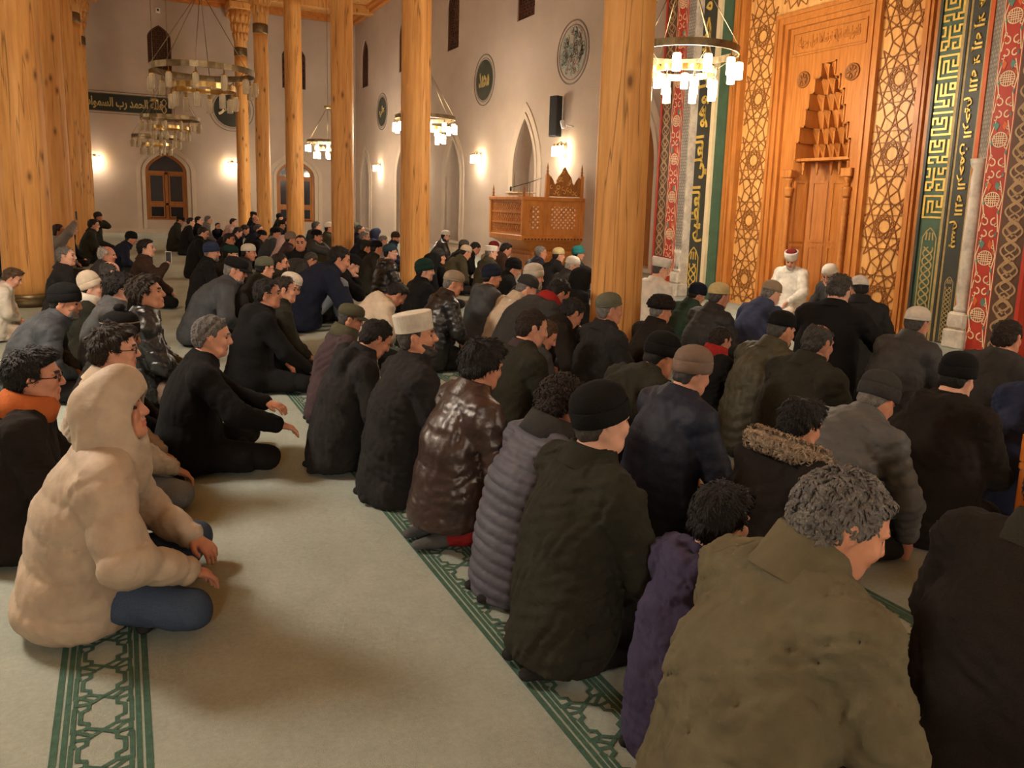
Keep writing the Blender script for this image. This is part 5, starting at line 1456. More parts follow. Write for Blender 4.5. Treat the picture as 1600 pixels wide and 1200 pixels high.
# every worshipper: where the top of the head is, how he sits, what he wears
PEOPLE = [
    dict(label='man in beige quilted puffer jacket with the hood up, sitting cross-legged in jeans', pose='cross', lean=16, style='puffer', coat='beige', hood='up', legs='jeans', quilt=0.13, qamp=0.014, puff=1.5, hyaw=-14, hpitch=-12, handR=(0.35, -0.27, 0.25), handL=(0.39, 0.12, 0.22), collar='none', fine_hands='LR', kneeR=((0.36, -0.31, 0.11), (0.2, 0.06, 0.055), (0.15, 0.2, 0.045)), kneeL=((0.42, 0.3, 0.13), (0.25, -0.1, 0.055), (0.2, -0.25, 0.045)), lod=0, wide=1.12, cv=0.0115, seed=3, at=(-0.09, 2.94, 0.875)),
    dict(label='dark-haired man in glasses and dark coat with a bright orange collar', lean=8, coat='dbrown', collar='shawl', collarc='orange', hair='hair_bk', glasses=1, hairlen=0.022, hyaw=-4, hpitch=2, lod=0, at=(-0.35, 3.62, 0.86)),
    dict(label='young man in glasses and pale beige jacket, hand resting on light jeans', lean=10, coat='beige', collarh=0.045, hair='hair_br', hairlen=0.024, glasses=1, hpitch=2, legs='ljeans', hyaw=-4, handR=(0.34, -0.24, 0.22), fine_hands='R', lod=0, at=(-0.06, 4.09, 0.874)),
    dict(label='grey-haired man in black overcoat, arm stretched out over his knee', lean=12, style='suit', fab='wool', coat='black', collar='lapel', hair='hair_gr', hairlen=0.009, hpitch=8, hyaw=-8, handR=(0.46, -0.3, 0.31), handL=(0.45, 0.04, 0.36), fine_hands='LR', legs='black', kneeR=((0.4, -0.3, 0.11), (0.2, 0.0, 0.055), (0.1, 0.1, 0.045)), lod=0, wide=1.12, fat=1.1, long=1, seed=8, at=(0.42, 4.43, 0.847)),
    dict(label='man in glasses and a striped black pompom beanie beside the young man in beige', lean=10, coat='dbrown', hat='beanie', hatc='black', hatc2='tan', stripe=1, pom=1, glasses=1, hpitch=14, hyaw=-8, lod=0, at=(-0.01, 4.8, 0.836)),
    dict(label='young man in black leather jacket gazing up, brown quiff of hair', lean=8, style='leather', coat='black', hair='hair_br', hairlen=0.026, hpitch=-8, hyaw=-10, collarh=0.05, legs='taupe', lod=0, fab='leather', at=(0.11, 5.96, 0.93)),
    dict(label='man in black beanie and slate-blue padded jacket, leaning forward', lean=26, coat='slate', hat='beanie', hatc='black', hpitch=12, hyaw=-12, beard='hair_gr', beardlen=0.004, style='puffer', quilt=0.11, qamp=0.006, lod=0, wide=1.1, at=(-0.37, 6.35, 0.84)),
    dict(label='fair-haired boy kneeling in a cream sweater at the foot of the thick column', pose='kneel', lean=16, coat='offwhite', hair='hair_lb', hairlen=0.02, hpitch=30, hyaw=-6, legs='beige', hands='lap', collar='none', hs=1.08, lod=1, at=(-0.95, 9.0, 0.72)),
    dict(label='man in navy cap and jacket cut off by the left edge, behind the thick column', lean=14, coat='navy', hat='skull', hatc='navy', hpitch=6, lod=2, at=(-1.84, 15.54, 0.88)),
    dict(label='man with cropped grey hair and charcoal jacket resting beside the thick column', lean=8, coat='char', hair='hair_gr', hairlen=0.006, hpitch=0, hyaw=-12, collarh=0.05, lod=1, at=(-0.6, 10.17, 0.87)),
    dict(label='person in pale grey hoodie raising a phone beside the thick column', lean=6, coat='lgrey', hood='down', shaved=0, hpitch=-4, handR=(0.28, -0.08, 0.98), handL=(0.26, 0.12, 0.3), lod=2, hair='hair_br', at=(-0.96, 14.84, 0.95)),
    dict(label='person in cream slouchy knit beanie and thick white scarf', lean=10, coat='dolive', hat='slouch', hatc='cream', collar='shawl', collarc='offwhite', hattilt=-12, lod=1, at=(-0.26, 7.62, 0.8)),
    dict(label='man with dark tousled hair and plain grey jacket, behind the leather jacket', lean=14, coat='grey', hair='hair_bk', hairlen=0.024, curly=1, hpitch=6, hyaw=14, lod=1, at=(-0.04, 6.78, 0.88)),
    dict(label='balding man with white fringe in dark coat, behind the cream beanie', lean=16, coat='dgrey', hair='hair_wh', bald=1.0, hpitch=6, hyaw=-10, lod=1, at=(-0.18, 10.76, 0.842)),
    dict(label='man with shiny bald crown, face hidden, in front of the other balding man', lean=20, coat='char', hair='hair_dg', bald=1.05, hpitch=16, hyaw=20, lod=1, at=(-0.11, 8.88, 0.8)),
    dict(label='dark-haired man in brown jacket holding up a white phone', lean=8, coat='brown', hair='hair_bk', hairlen=0.016, hpitch=-4, hyaw=-14, handR=(0.3, -0.22, 0.62), handL=(0.36, 0.22, 0.2), legs='black', lod=1, hold='phone_up', at=(0.25, 11.19, 0.9)),
    dict(label='person in black beanie and navy jacket bending low, behind the white phone', lean=26, coat='navy', hat='beanie', hatc='black', hpitch=20, lod=2, at=(0.17, 15.62, 0.8)),
    dict(label='man in dark green jacket and grey beanie lifting his hands to his face', pose='kneel', lean=8, coat='dolive', hat='beanie', hatc='dgrey', hpitch=0, hands='face', hyaw=-15, lod=2, at=(-0.55, 22.69, 0.984)),
    dict(label='man with black hair tucked close behind the grey beanie by the far wall', lean=12, coat='dolive', hair='hair_bk', hairlen=0.02, hpitch=6, lod=2, at=(-0.53, 18.53, 0.93)),
    dict(label='bald man in black jacket half hidden by the second left column', lean=12, coat='black', hair='hair_gr', bald=1.05, hpitch=2, lod=2, at=(-0.9, 17.66, 0.849)),
    dict(label='bearded man in tall white cap and black jacket, mouth open, looking up', pose='kneel', lean=14, coat='char', hat='kufi', hatc='offwhite', hair='hair_dg', beard='hair_dg', beardlen=0.008, hpitch=-6, hyaw=-20, mouth=1, legs='black', collarh=0.05, wide=1.1, lod=0, hem=0.0, long=1, at=(1.28, 3.62, 0.953)),
    dict(label='man bent low in charcoal jacket with black hood, behind the bearded man', pose='kneel', lean=24, coat='char', hood='down', hair='hair_bk', hpitch=35, lod=0, at=(1.3, 4.13, 0.82)),
    dict(label='person in cream jacket squeezed behind the charcoal jacket, light jeans', pose='kneel', lean=22, coat='cream', hood='down', hair='hair_br', hpitch=25, legs='ljeans', lod=0, at=(1.39, 4.55, 0.74)),
    dict(label='man in plum-brown jacket with beige collar and peaked olive cap', pose='kneel', lean=18, coat='plum', collar='shawl', collarc='olivehat', hat='cap', hatc='olivehat', hpitch=14, hyaw=-14, hair='hair_dg', legs='black', lod=0, hem=0.0, at=(1.37, 5.07, 0.792)),
    dict(label='young man in shiny brown leather puffer jacket, red shirt showing at the hem', pose='kneel', lean=16, style='leatherpuff', coat='leatherbr', hair='hair_bk', hairlen=0.026, hpitch=16, hyaw=10, legs='red', hem=0.12, sock='grey', lod=0, cv=0.0115, collarh=0.055, quilt=0.17, qamp=0.01, at=(1.43, 3.04, 0.901)),
    dict(label='curly brown-haired man in lavender-grey quilted jacket, grey hood folded back', pose='kneel', lean=22, style='puffer', coat='lav', hood='none', collar='shawl', collarc='dgrey', hair='hair_br', hairlen=0.028, curly=0.8, bald=0.55, hpitch=24, hyaw=8, hem=0.02, quilt=0.056, qamp=0.017, wr=0.5, legs='black', lod=0, cv=0.0105, seed=5, at=(1.54, 2.51, 0.836)),
    dict(label='man in black ribbed beanie and dark olive jacket, kneeling on the carpet border', pose='kneel', lean=10, coat='dolive', hat='beanie', hatc='black', hair='hair_dg', hairlen=0.006, hpitch=4, hyaw=-2, collarh=0.05, legs='black', hem=0.06, lod=0, cv=0.0105, wide=1.08, sock='char', hattilt=-4, at=(1.36, 2.01, 0.943)),
    dict(label='dark-haired boy in purple hooded jacket beside the olive jacket', pose='kneel', lean=12, coat='purple', hood='down', collar='none', hair='hair_bk', hairlen=0.022, hpitch=10, hyaw=-2, legs='black', hem=0.0, lod=0, cv=0.011, hs=1.05, at=(1.45, 1.52, 0.756)),
    dict(label='man with curly grey hair and khaki-olive jacket, head bowed, largest figure in front', pose='kneel', lean=24, style='plain', coat='khaki', hair='hair_gr', hairlen=0.009, curly=0.5, hpitch=24, hyaw=-30, collar='stand', collarh=0.085, legs='black', hands='book', hem=0.0, long=1, lod=0, cv=0.0105, wide=1.0, fat=1.1, wr=1.1, handR=(0.26, -0.12, 0.3), at=(1.4, 1.06, 0.947)),
    dict(label='man in black denim jacket whose head is cut off by the right edge', pose='kneel', lean=16, coat='dbrown', fab='denim', hair='hair_bk', hpitch=8, hyaw=-14, collarh=0.06, collarc='dolive', legs='black', lod=0, hem=0.0, cv=0.0115, wide=1.12, at=(2.03, 0.96, 0.97)),
    dict(label='man in navy quilted jacket and taupe beanie, ear showing on the right', pose='kneel', lean=18, style='puffer', quilt=0.07, qamp=0.005, coat='navy', hat='beanie', hatc='taupe', hair='hair_dg', hairlen=0.006, hpitch=18, hyaw=-2, legs='black', hem=0.0, lod=0, wide=1.08, collarh=0.05, seed=12, at=(2.33, 2.69, 0.88)),
    dict(label='man in black beanie and dark olive jacket hunched behind the navy jacket', pose='kneel', lean=30, coat='dolive', hat='beanie', hatc='black', hpitch=26, lod=0, collarh=0.04, at=(2.59, 3.23, 0.84)),
    dict(label='dark-haired person in black parka with a shaggy fur-trimmed hood folded down', pose='kneel', lean=18, style='parka', coat='dbrown', collar='fur', collarc='tan', hair='hair_bk', hairlen=0.018, hpitch=20, hyaw=-4, lod=0, hem=0.0, seed=21, at=(2.3, 2.02, 0.8)),
    dict(label='man in dark grey beanie and grey quilted puffer, head bowed, red ear', pose='kneel', lean=30, style='puffer', coat='grey', hat='beanie', hatc='dgrey', hpitch=36, hyaw=6, hair='hair_gr', hairlen=0.006, handR=(0.42, -0.22, 0.16), lod=0, quilt=0.07, wide=1.1, seed=31, hem=0.0, at=(3.01, 2.22, 0.8)),
    dict(label='big man in dark brown parka and black beanie with the hood hanging behind his neck', pose='kneel', lean=20, style='parka', coat='dbrown', hat='beanie', hatc='black', hood='down', collar='none', hpitch=20, hyaw=6, lod=0, wide=1.22, fat=1.2, hem=0.0, seed=14, at=(3.53, 2.22, 0.865)),
    dict(label='man in dark coat with green-lined collar, cropped brown hair, at the right edge', pose='kneel', lean=14, coat='dgrey', collar='lapel', collarc='green', hair='hair_br', hairlen=0.007, hpitch=10, hyaw=4, lod=0, wide=1.15, at=(4.73, 2.72, 0.9)),
    dict(label='person in blue jacket mostly beyond the right edge behind the wooden chair', pose='kneel', lean=12, coat='bnavy', hair='hair_bk', lod=0, at=(4.04, 2.07, 0.9)),
    dict(label='man in ivory panelled cap and dark grey padded jacket facing the green frame', pose='kneel', lean=20, style='puffer', coat='dgrey', hat='skull', hatc='offwhite', hpitch=14, hair='hair_dg', lod=0, quilt=0.1, qamp=0.006, wide=1.05, at=(4.88, 3.41, 0.88)),
    dict(label='balding man in plain dark green-grey jacket in the middle of the right rows', pose='kneel', lean=18, coat='dolive', hair='hair_dg', hairlen=0.005, bald=0.85, hpitch=16, hyaw=2, lod=0, wide=1.12, fat=1.1, at=(3.42, 2.96, 0.893)),
    dict(label='man in crumpled khaki jacket and black knit cap, ear showing', pose='kneel', lean=24, style='leather', fab='nylon', coat='olive', hat='skull', hatc='black', hair='hair_dg', hairlen=0.006, hpitch=18, hyaw=-2, lod=0, seed=77, wide=1.05, at=(3.67, 3.46, 0.887)),
    dict(label='small boy with round cropped head and bright red hood on his collar', pose='kneel', lean=14, coat='black', hood='none', collar='shawl', collarc='red', hair='hair_br', hairlen=0.01, hpitch=16, hs=1.1, lod=0, at=(3.64, 3.97, 0.711)),
    dict(label='man in dark green fleece and navy beanie near the marble pedestal', pose='kneel', lean=22, coat='green', hat='beanie', hatc='navy', hpitch=24, hyaw=-10, lod=1, at=(4.91, 5.7, 0.802)),
    dict(label='man in mustard knit cap and black ribbed puffer jacket before the star lattice', pose='kneel', lean=18, style='puffer', coat='char', hat='skull', hatc='yellowish', hair='hair_dg', hpitch=12, lod=1, quilt=0.055, at=(4.44, 4.91, 0.9)),
    dict(label='man in pale skullcap and blue checked jacket bowing beside the white robe', pose='kneel', lean=26, coat='blue', hat='skull', hatc='tan', hair='hair_gr', hairlen=0.005, hpitch=26, hyaw=-4, lod=1, wide=1.05, at=(5.22, 5.07, 0.88)),
    dict(label='man in bulky black fur hat and black coat holding up a phone', pose='kneel', lean=14, coat='dbrown', hat='fur', hatc='dbrown', hair='hair_gr', hpitch=10, hyaw=-6, lod=1, collarh=0.06, handR=(0.36, -0.2, 0.46), hold='phone_low', wide=1.05, at=(3.62, 4.62, 0.86)),
    dict(label='grey-haired man in sage-green cap and charcoal coat in front of the near column', pose='kneel', lean=10, coat='char', hat='skull', hatc='sagehat', hair='hair_gr', hairlen=0.012, hpitch=4, hyaw=-10, lod=0, collarh=0.05, wide=1.05, at=(2.99, 4.4, 0.912)),
    dict(label='preacher in white robe and white turban, facing the rows with eyes lowered', yaw=195, pose='kneel', lean=6, style='robe', coat='white', hat='turban', hatc='white', hatc2='burg', hair='hair_wh', beard='hair_wh', beardlen=0.005, hpitch=22, hyaw=18, lod=1, long=1, hem=0.0, legs='white', collarh=0.03, at=(8.26, 7.79, 0.97)),
    dict(label='man in round white cap and glasses, hand on his chin, beside the preacher', yaw=170, lean=16, coat='dgrey', hat='skull', hatc='white', glasses=1, hpitch=24, hyaw=28, handL='face', lod=1, hair='hair_gr', at=(7.64, 6.6, 0.88)),
    dict(label='man in black suit kneeling upright with his back turned, before the preacher', pose='kneel', lean=14, style='suit', coat='black', collar='lapel', hair='hair_dg', hairlen=0.009, hpitch=20, lod=1, legs='black', long=1, yaw=20, hands='pray', wide=1.08, at=(4.95, 4.14, 1.04)),
    dict(label='man in dark grey coat and white cap almost hidden behind the black suit', pose='kneel', lean=16, coat='char', hat='skull', hatc='white', hpitch=24, lod=1, legs='black', yaw=35, hyaw=20, wide=1.0, at=(6.07, 4.89, 0.93)),
    dict(label='muezzin in white robe and stiff white turban beside the near column', pose='kneel', lean=6, style='robe', coat='white', hat='turban', hatc='white', hatc2='burg', hair='hair_dg', hairlen=0.006, hpitch=14, hyaw=-10, lod=1, long=1, legs='white', collarh=0.035, at=(5.36, 6.88, 0.97)),
    dict(label='man in black coat with dark hair, sitting on the left edge of the middle rows', lean=14, style='suit', coat='black', hair='hair_bk', hairlen=0.012, hpitch=2, hyaw=-14, collarh=0.05, hood='down', wide=1.1, lod=1, handR=(0.42, -0.22, 0.2), legs='black', long=1, at=(0.98, 6.13, 0.876)),
    dict(label='brown-haired man in profile close behind the black coat', lean=12, coat='dolive', hair='hair_br', hairlen=0.01, hpitch=6, hyaw=-16, lod=1, at=(1.21, 6.61, 0.841)),
    dict(label='man in white knit cap and glasses peering down behind two profiles', lean=28, coat='char', hat='skull', hatc='offwhite', glasses=1, hpitch=30, hyaw=-14, beard='hair_gr', lod=1, hair='hair_gr', at=(1.46, 7.45, 0.78)),
    dict(label='man in black flat cap and dark green padded jacket leaning on his knees', pose='knees', lean=26, coat='slate', hat='flat', hatc='black', hpitch=14, hyaw=-16, lod=1, beard='hair_gr', beardlen=0.004, style='puffer', quilt=0.12, qamp=0.006, hair='hair_gr', at=(1.03, 8.22, 0.876)),
    dict(label='man in navy knit beanie and long black coat, left end of his row', pose='kneel', lean=16, coat='black', hat='beanie', hatc='bnavy', beard='hair_gr', beardlen=0.005, hpitch=8, hyaw=-16, lod=1, hem=0.0, long=1, hair='hair_gr', at=(0.99, 10.22, 0.925)),
    dict(label='dark-haired man in black coat kneeling behind the navy beanie', pose='kneel', lean=14, coat='black', hair='hair_bk', hpitch=22, hyaw=-12, lod=2, hem=0.0, long=1, at=(1.34, 15.01, 0.92)),
    dict(label='black-haired man in black coat, second from the left end by the far wall', pose='kneel', lean=10, coat='black', hair='hair_bk', hpitch=2, hyaw=-16, lod=2, hem=0.0, long=1, at=(1.75, 21.28, 0.952)),
    dict(label='man in long black coat with pale collar, between two other black coats', pose='kneel', lean=14, coat='black', hair='hair_bk', hpitch=8, lod=2, hem=0.0, long=1, collarc='tan', at=(1.53, 20.74, 0.931)),
    dict(label='man in black flat cap and dark coat, alone nearest the arched far window', pose='kneel', lean=18, coat='dolive', hat='flat', hatc='black', hpitch=16, hyaw=-10, lod=2, hem=0.0, long=1, at=(1.39, 22.18, 0.92)),
    dict(label='man in ivory skullcap and dark jacket, face in profile, behind the flat cap', lean=14, coat='dgrey', hat='skull', hatc='offwhite', hpitch=8, hyaw=-16, lod=1, at=(1.55, 11.11, 0.85)),
    dict(label='man in sage knit cap turned away, ear showing, beside the black beard', lean=18, coat='dolive', hat='skull', hatc='sagehat', hpitch=10, hyaw=14, lod=1, glasses=1, at=(1.38, 8.67, 0.855)),
    dict(label='black-bearded man with short black hair in olive jacket, in profile', lean=12, coat='dolive', hair='hair_bk', beard='hair_bk', beardlen=0.006, hpitch=4, hyaw=-18, lod=1, at=(1.61, 9.14, 0.856)),
    dict(label='man in dark green cap just behind the navy beanie', lean=16, coat='dgrey', hat='skull', hatc='dgreen', hpitch=14, hyaw=-12, lod=1, at=(1.27, 10.65, 0.86)),
    dict(label='dark-haired man looking sideways in dark jacket behind the green cap', lean=12, coat='black', hair='hair_bk', hairlen=0.014, hpitch=8, hyaw=-20, lod=2, at=(1.65, 14.13, 0.86)),
    dict(label='black-haired man in navy jacket and light jeans hugging his raised knees', pose='knees', lean=30, coat='navy', hair='hair_bk', hairlen=0.012, hpitch=22, hyaw=-8, legs='ljeans', handR=(0.38, -0.1, 0.45), handL=(0.36, 0.1, 0.42), lod=1, wide=1.12, puff=1.6, at=(2.27, 8.83, 0.95)),
    dict(label='man in black cap with head dropped to his hands, beside the navy jacket', lean=34, coat='black', hat='skull', hatc='black', hpitch=34, hands='face', lod=1, at=(2.6, 9.45, 0.8)),
    dict(label='person in plain grey coat bowed forward, only the back showing', pose='kneel', lean=42, coat='dgrey', hair='hair_dg', hpitch=50, lod=1, long=1, hem=0.0, fab='wool', at=(2.56, 11.56, 0.665)),
    dict(label='man in teal cap and glossy black leather puffer leaning on the second column', pose='kneel', lean=12, style='leatherpuff', coat='black', hat='skull', hatc='dteal', hpitch=0, hyaw=-18, lod=1, hood='down', collar='none', at=(3.21, 10.02, 0.92)),
    dict(label='man in black cap and dark olive jacket behind the glossy leather puffer', lean=18, coat='dolive', hat='skull', hatc='black', hpitch=8, lod=2, at=(3.61, 11.93, 0.859)),
    dict(label='man in dark flat cap and black coat next to the third column', lean=20, coat='black', hat='flat', hatc='dolive', hpitch=14, hyaw=-10, lod=2, at=(3.61, 12.45, 0.83)),
    dict(label='person in cream hooded jacket bent over at the foot of the second column', pose='kneel', lean=30, coat='cream', hood='down', collar='none', hair='hair_bk', hpitch=48, lod=1, fab='cloth', at=(2.27, 6.63, 0.74)),
    dict(label='young man in dark green knit cap and black jacket with green shoulder panel', pose='kneel', lean=12, coat='black', hat='beanie', hatc='dgreen', hpitch=4, hyaw=-18, lod=1, hair='hair_bk', at=(2.76, 7.44, 0.92)),
    dict(label='man in ribbed tan skullcap and glossy black puffer looking down', pose='kneel', lean=20, style='puffer', fab='leather', coat='black', hat='skull', hatc='tan', hair='hair_gr', hairlen=0.008, hpitch=20, hyaw=-14, lod=1, at=(2.66, 6.35, 0.889)),
    dict(label='man in navy-black beanie and slate puffer jacket with thick hood, centre of the rows', pose='kneel', lean=14, style='puffer', coat='slate', hat='beanie', hatc='navy', hood='down', collar='none', hpitch=8, hyaw=-10, lod=1, wide=1.08, quilt=0.12, qamp=0.008, at=(3.22, 6.78, 0.918)),
    dict(label='man in mottled camouflage cap and cream jacket looking at his lap', lean=20, coat='cream', hat='skull', hatc='dgrey', hpitch=30, hyaw=-14, lod=1, hair='hair_gr', at=(3.41, 6.31, 0.835)),
    dict(label='white-bearded man in close white knit cap', lean=14, coat='dgrey', hat='beanie', hatc='offwhite', beard='hair_wh', beardlen=0.016, hpitch=10, hyaw=-14, lod=1, hair='hair_wh', at=(3.8, 6.98, 0.896)),
    dict(label='grey-haired man in navy padded jacket below the pulpit corner', lean=16, coat='navy', hair='hair_gr', hairlen=0.01, hpitch=6, hyaw=-14, lod=2, style='puffer', at=(5.93, 10.73, 0.856)),
    dict(label='man in butter-yellow cap and black coat below the pulpit', lean=14, coat='black', hat='skull', hatc='yellowish', hpitch=8, hyaw=-10, lod=2, at=(5.95, 10.19, 0.86)),
    dict(label='person in bright turquoise knit cap near the base of the pulpit', lean=14, coat='dgrey', hat='beanie', hatc='teal', hpitch=6, hyaw=-16, lod=2, at=(6.61, 10.69, 0.86)),
    dict(label='man in white knit cap, glasses and grey wool coat, face in profile', pose='kneel', lean=24, coat='dgrey', fab='wool', hat='skull', hatc='white', glasses=1, hpitch=18, hyaw=-18, lod=1, hair='hair_wh', style='suit', at=(4.97, 8.12, 0.88)),
    dict(label='man in white pleated cap and tan coat, left of the slate puffer', pose='kneel', lean=14, coat='olive', hat='kufi', hatc='white', hath=0.105, hpitch=6, hyaw=-14, lod=1, hair='hair_gr', at=(4.85, 10.28, 0.9)),
    dict(label='man in burgundy cap with white wrap, behind the white pleated cap', lean=14, coat='tan', hat='skull', hatc='burg', hpitch=14, lod=2, at=(5.87, 12.31, 0.838)),
    dict(label='black-haired person in brown jacket, face turned down, left of the pulpit', lean=22, coat='brown', hair='hair_bk', hairlen=0.016, hpitch=24, hyaw=-14, lod=2, at=(5.83, 11.7, 0.84)),
    dict(label='man in black beanie bowing in black coat, right of the white pleated cap', lean=26, coat='black', hat='beanie', hatc='black', hpitch=22, hyaw=-16, lod=1, at=(4.43, 8.64, 0.82)),
    dict(label='man in speckled grey cap and dark olive coat, left of the burgundy cap', lean=20, coat='dolive', hat='skull', hatc='grey', hpitch=14, lod=2, at=(5.53, 12.86, 0.829)),
    dict(label='man in off-white cap with head bowed, in front of the speckled cap', lean=28, coat='olive', hat='skull', hatc='cream', hpitch=26, lod=2, at=(5.06, 11.62, 0.8)),
    dict(label='person in black bending forward with head hidden, between the pale caps', pose='kneel', lean=34, coat='black', hair='hair_bk', hpitch=40, lod=2, at=(5.58, 12.37, 0.8)),
    dict(label='man in white lace cap and black leather jacket under the pointed niche', lean=16, style='leather', coat='black', hat='skull', hatc='white', beard='hair_gr', beardlen=0.004, hpitch=14, hyaw=-14, lod=2, fab='leather', at=(6.38, 15.87, 0.88)),
    dict(label='man in dark taupe beanie gazing up, right of the second column', lean=10, coat='black', hat='beanie', hatc='dgrey', hpitch=-4, hyaw=-18, lod=1, at=(3.96, 10.19, 0.849)),
    dict(label='dark hooded person squeezed against the right side of the second column', lean=16, coat='black', hood='up', collar='none', hpitch=10, lod=1, at=(3.72, 9.73, 0.81)),
    dict(label='bent man in dark grey jacket with a red scarf, left of the near column', pose='kneel', lean=36, coat='dgrey', collar='shawl', collarc='red', hair='hair_bk', hpitch=40, lod=1, fab='wool', at=(3.48, 5.82, 0.835)),
    dict(label='person in black hood and red scarf beside the near column', lean=22, coat='black', hood='up', collar='none', hpitch=16, lod=1, at=(4.47, 7.11, 0.838)),
    dict(label='man in dark brown coat bowing, partly behind the near column', pose='kneel', lean=32, coat='dbrown', hair='hair_bk', hpitch=40, lod=1, at=(3.05, 4.89, 0.794)),
    dict(label='man with short brown hair and grey-brown suit jacket reading beside a boy', pose='kneel', lean=14, style='suit', coat='dolive', collar='lapel', hair='hair_br', hairlen=0.008, hpitch=16, hyaw=-12, lod=0, wide=1.08, collarc='plum', at=(2.14, 3.9, 0.889)),
    dict(label='small fair-haired boy bent over an open book', pose='kneel', lean=22, coat='dgrey', hair='hair_lb', hairlen=0.012, hpitch=32, hyaw=-22, hs=1.1, hands='book', lod=0, hold='book', at=(2.52, 4.37, 0.731)),
    dict(label='clean-shaven man in black sweater turned round to face the camera', yaw=-60, lean=12, coat='black', hair='hair_bk', hairlen=0.006, hpitch=4, hyaw=-46, lod=2, wide=1.05, at=(2.41, 11.94, 0.94)),
    dict(label='man in tan beanie close behind the man who has turned round', lean=12, coat='plum', hat='beanie', hatc='taupe', hpitch=8, lod=2, at=(2.75, 14.42, 0.88)),
    dict(label='man in black cap and grey-blue jacket with white collar', lean=18, coat='slate', hat='skull', hatc='black', hpitch=10, hyaw=-16, lod=2, collarc='lgrey', at=(2.75, 15.97, 0.9)),
    dict(label='child in pale pink hood beside the grey-blue jacket', lean=14, coat='pink', hood='up', collar='none', hpitch=12, lod=2, at=(2.77, 15.2, 0.772)),
    dict(label='man in black cap and grey padded jacket, hand on his face', lean=20, coat='dgrey', hat='skull', hatc='black', hpitch=10, hyaw=-18, handR='face', lod=2, style='puffer', at=(3.33, 14.89, 0.902)),
    dict(label='person in dark silver hooded jacket behind the hand-on-face man', lean=14, coat='slate', hood='down', hair='hair_dg', hairlen=0.016, hpitch=4, lod=2, at=(4.35, 19.58, 0.92)),
    dict(label='man in bright white cap peering out left of the third column', lean=10, coat='olive', hat='skull', hatc='white', hpitch=2, hyaw=-14, lod=2, at=(4.12, 17.24, 0.98)),
    dict(label='bald man in dark navy coat facing out between two slim columns', yaw=-30, lean=8, coat='navy', hair='hair_gr', bald=1.1, hpitch=0, hyaw=-30, lod=2, at=(3.5, 23.65, 0.92)),
    dict(label='man with grey-brown hair in navy jacket, head tilted, between slim columns', lean=18, coat='navy', hair='hair_dg', hpitch=12, hyaw=-16, lod=2, at=(2.82, 18.59, 0.87)),
    dict(label='person in black cap bending low in front of the fourth column', lean=26, coat='black', hat='skull', hatc='black', hpitch=22, lod=2, at=(2.63, 16.77, 0.8)),
    dict(label='man in black flat cap, farthest between the two slim columns', lean=8, coat='black', hat='flat', hatc='black', lod=2, at=(4.11, 28.27, 0.96)),
    dict(label='man in black beanie, farthest between the fourth and fifth columns', lean=8, coat='black', hat='beanie', hatc='black', hpitch=4, lod=2, at=(4.86, 27.48, 0.95)),
    dict(label='man in dark olive cap leaning right, between the fourth and fifth columns', lean=20, coat='dgrey', hat='skull', hatc='dolive', hpitch=12, lod=2, at=(3.79, 21.12, 0.893)),
    dict(label='person in blue-black jacket just left of the fourth column', lean=12, coat='navy', hair='hair_bk', lod=2, at=(4.35, 23.59, 0.9)),
    dict(label='small boy in navy jacket with hands on his cheeks, far rows', yaw=-40, lean=10, coat='navy', hair='hair_bk', hpitch=6, hyaw=-30, hs=1.12, lod=2, hands='face', at=(2.47, 23.81, 0.713)),
    dict(label='young man in pale mauve hoodie, hair in a fringe, far rows', lean=18, coat='pink', hood='down', hair='hair_bk', hairlen=0.014, hpitch=6, hyaw=-16, lod=2, collar='none', legs='ljeans', at=(2.85, 23.4, 0.86)),
    dict(label='person curled up in black coat, left of the sixth column', lean=34, coat='black', hair='hair_bk', hpitch=34, lod=2, at=(2.38, 18.35, 0.786)),
    dict(label='dark figure in navy coat bowing at the foot of the sixth column', lean=30, coat='navy', hair='hair_bk', hpitch=30, lod=2, at=(2.62, 19.06, 0.82)),
    dict(label='grey-haired man in lilac-grey jacket behind the black coats', lean=12, coat='lgrey', hair='hair_gr', hpitch=6, lod=2, at=(2.18, 23.39, 0.92)),
    dict(label='man with grey-brown hair holding up a white paper right of the third column', lean=12, coat='navy', hair='hair_dg', hpitch=4, hyaw=-16, lod=2, hold='paper', at=(4.79, 17.14, 0.937)),
    dict(label='person in sage cap, farthest right of the third column', lean=10, coat='dgrey', hat='skull', hatc='sagehat', lod=2, at=(5.17, 18.9, 0.94)),
    dict(label='silver-templed man in navy coat, head in profile, right of the third column', lean=16, coat='navy', hair='hair_gr', hairlen=0.01, hpitch=8, hyaw=-16, lod=2, at=(4.29, 14.98, 0.883)),
    dict(label='person in navy jacket with pointed hood pulled up', lean=16, coat='bnavy', hood='up', collar='none', hpitch=8, lod=2, at=(5.27, 17.53, 0.84)),
    dict(label='bearded man in brown beanie and blue jacket left of the second column', yaw=-25, lean=16, coat='bnavy', hat='beanie', hatc='brown', beard='hair_bk', hpitch=10, hyaw=-30, lod=2, at=(5.22, 15.87, 0.84)),
    dict(label='person in pale grey coat behind the pointed hood', lean=24, coat='lgrey', hair='hair_gr', hpitch=26, lod=2, at=(4.82, 15.37, 0.78)),
]
BUILT = {P['label']: person(P) for P in PEOPLE}

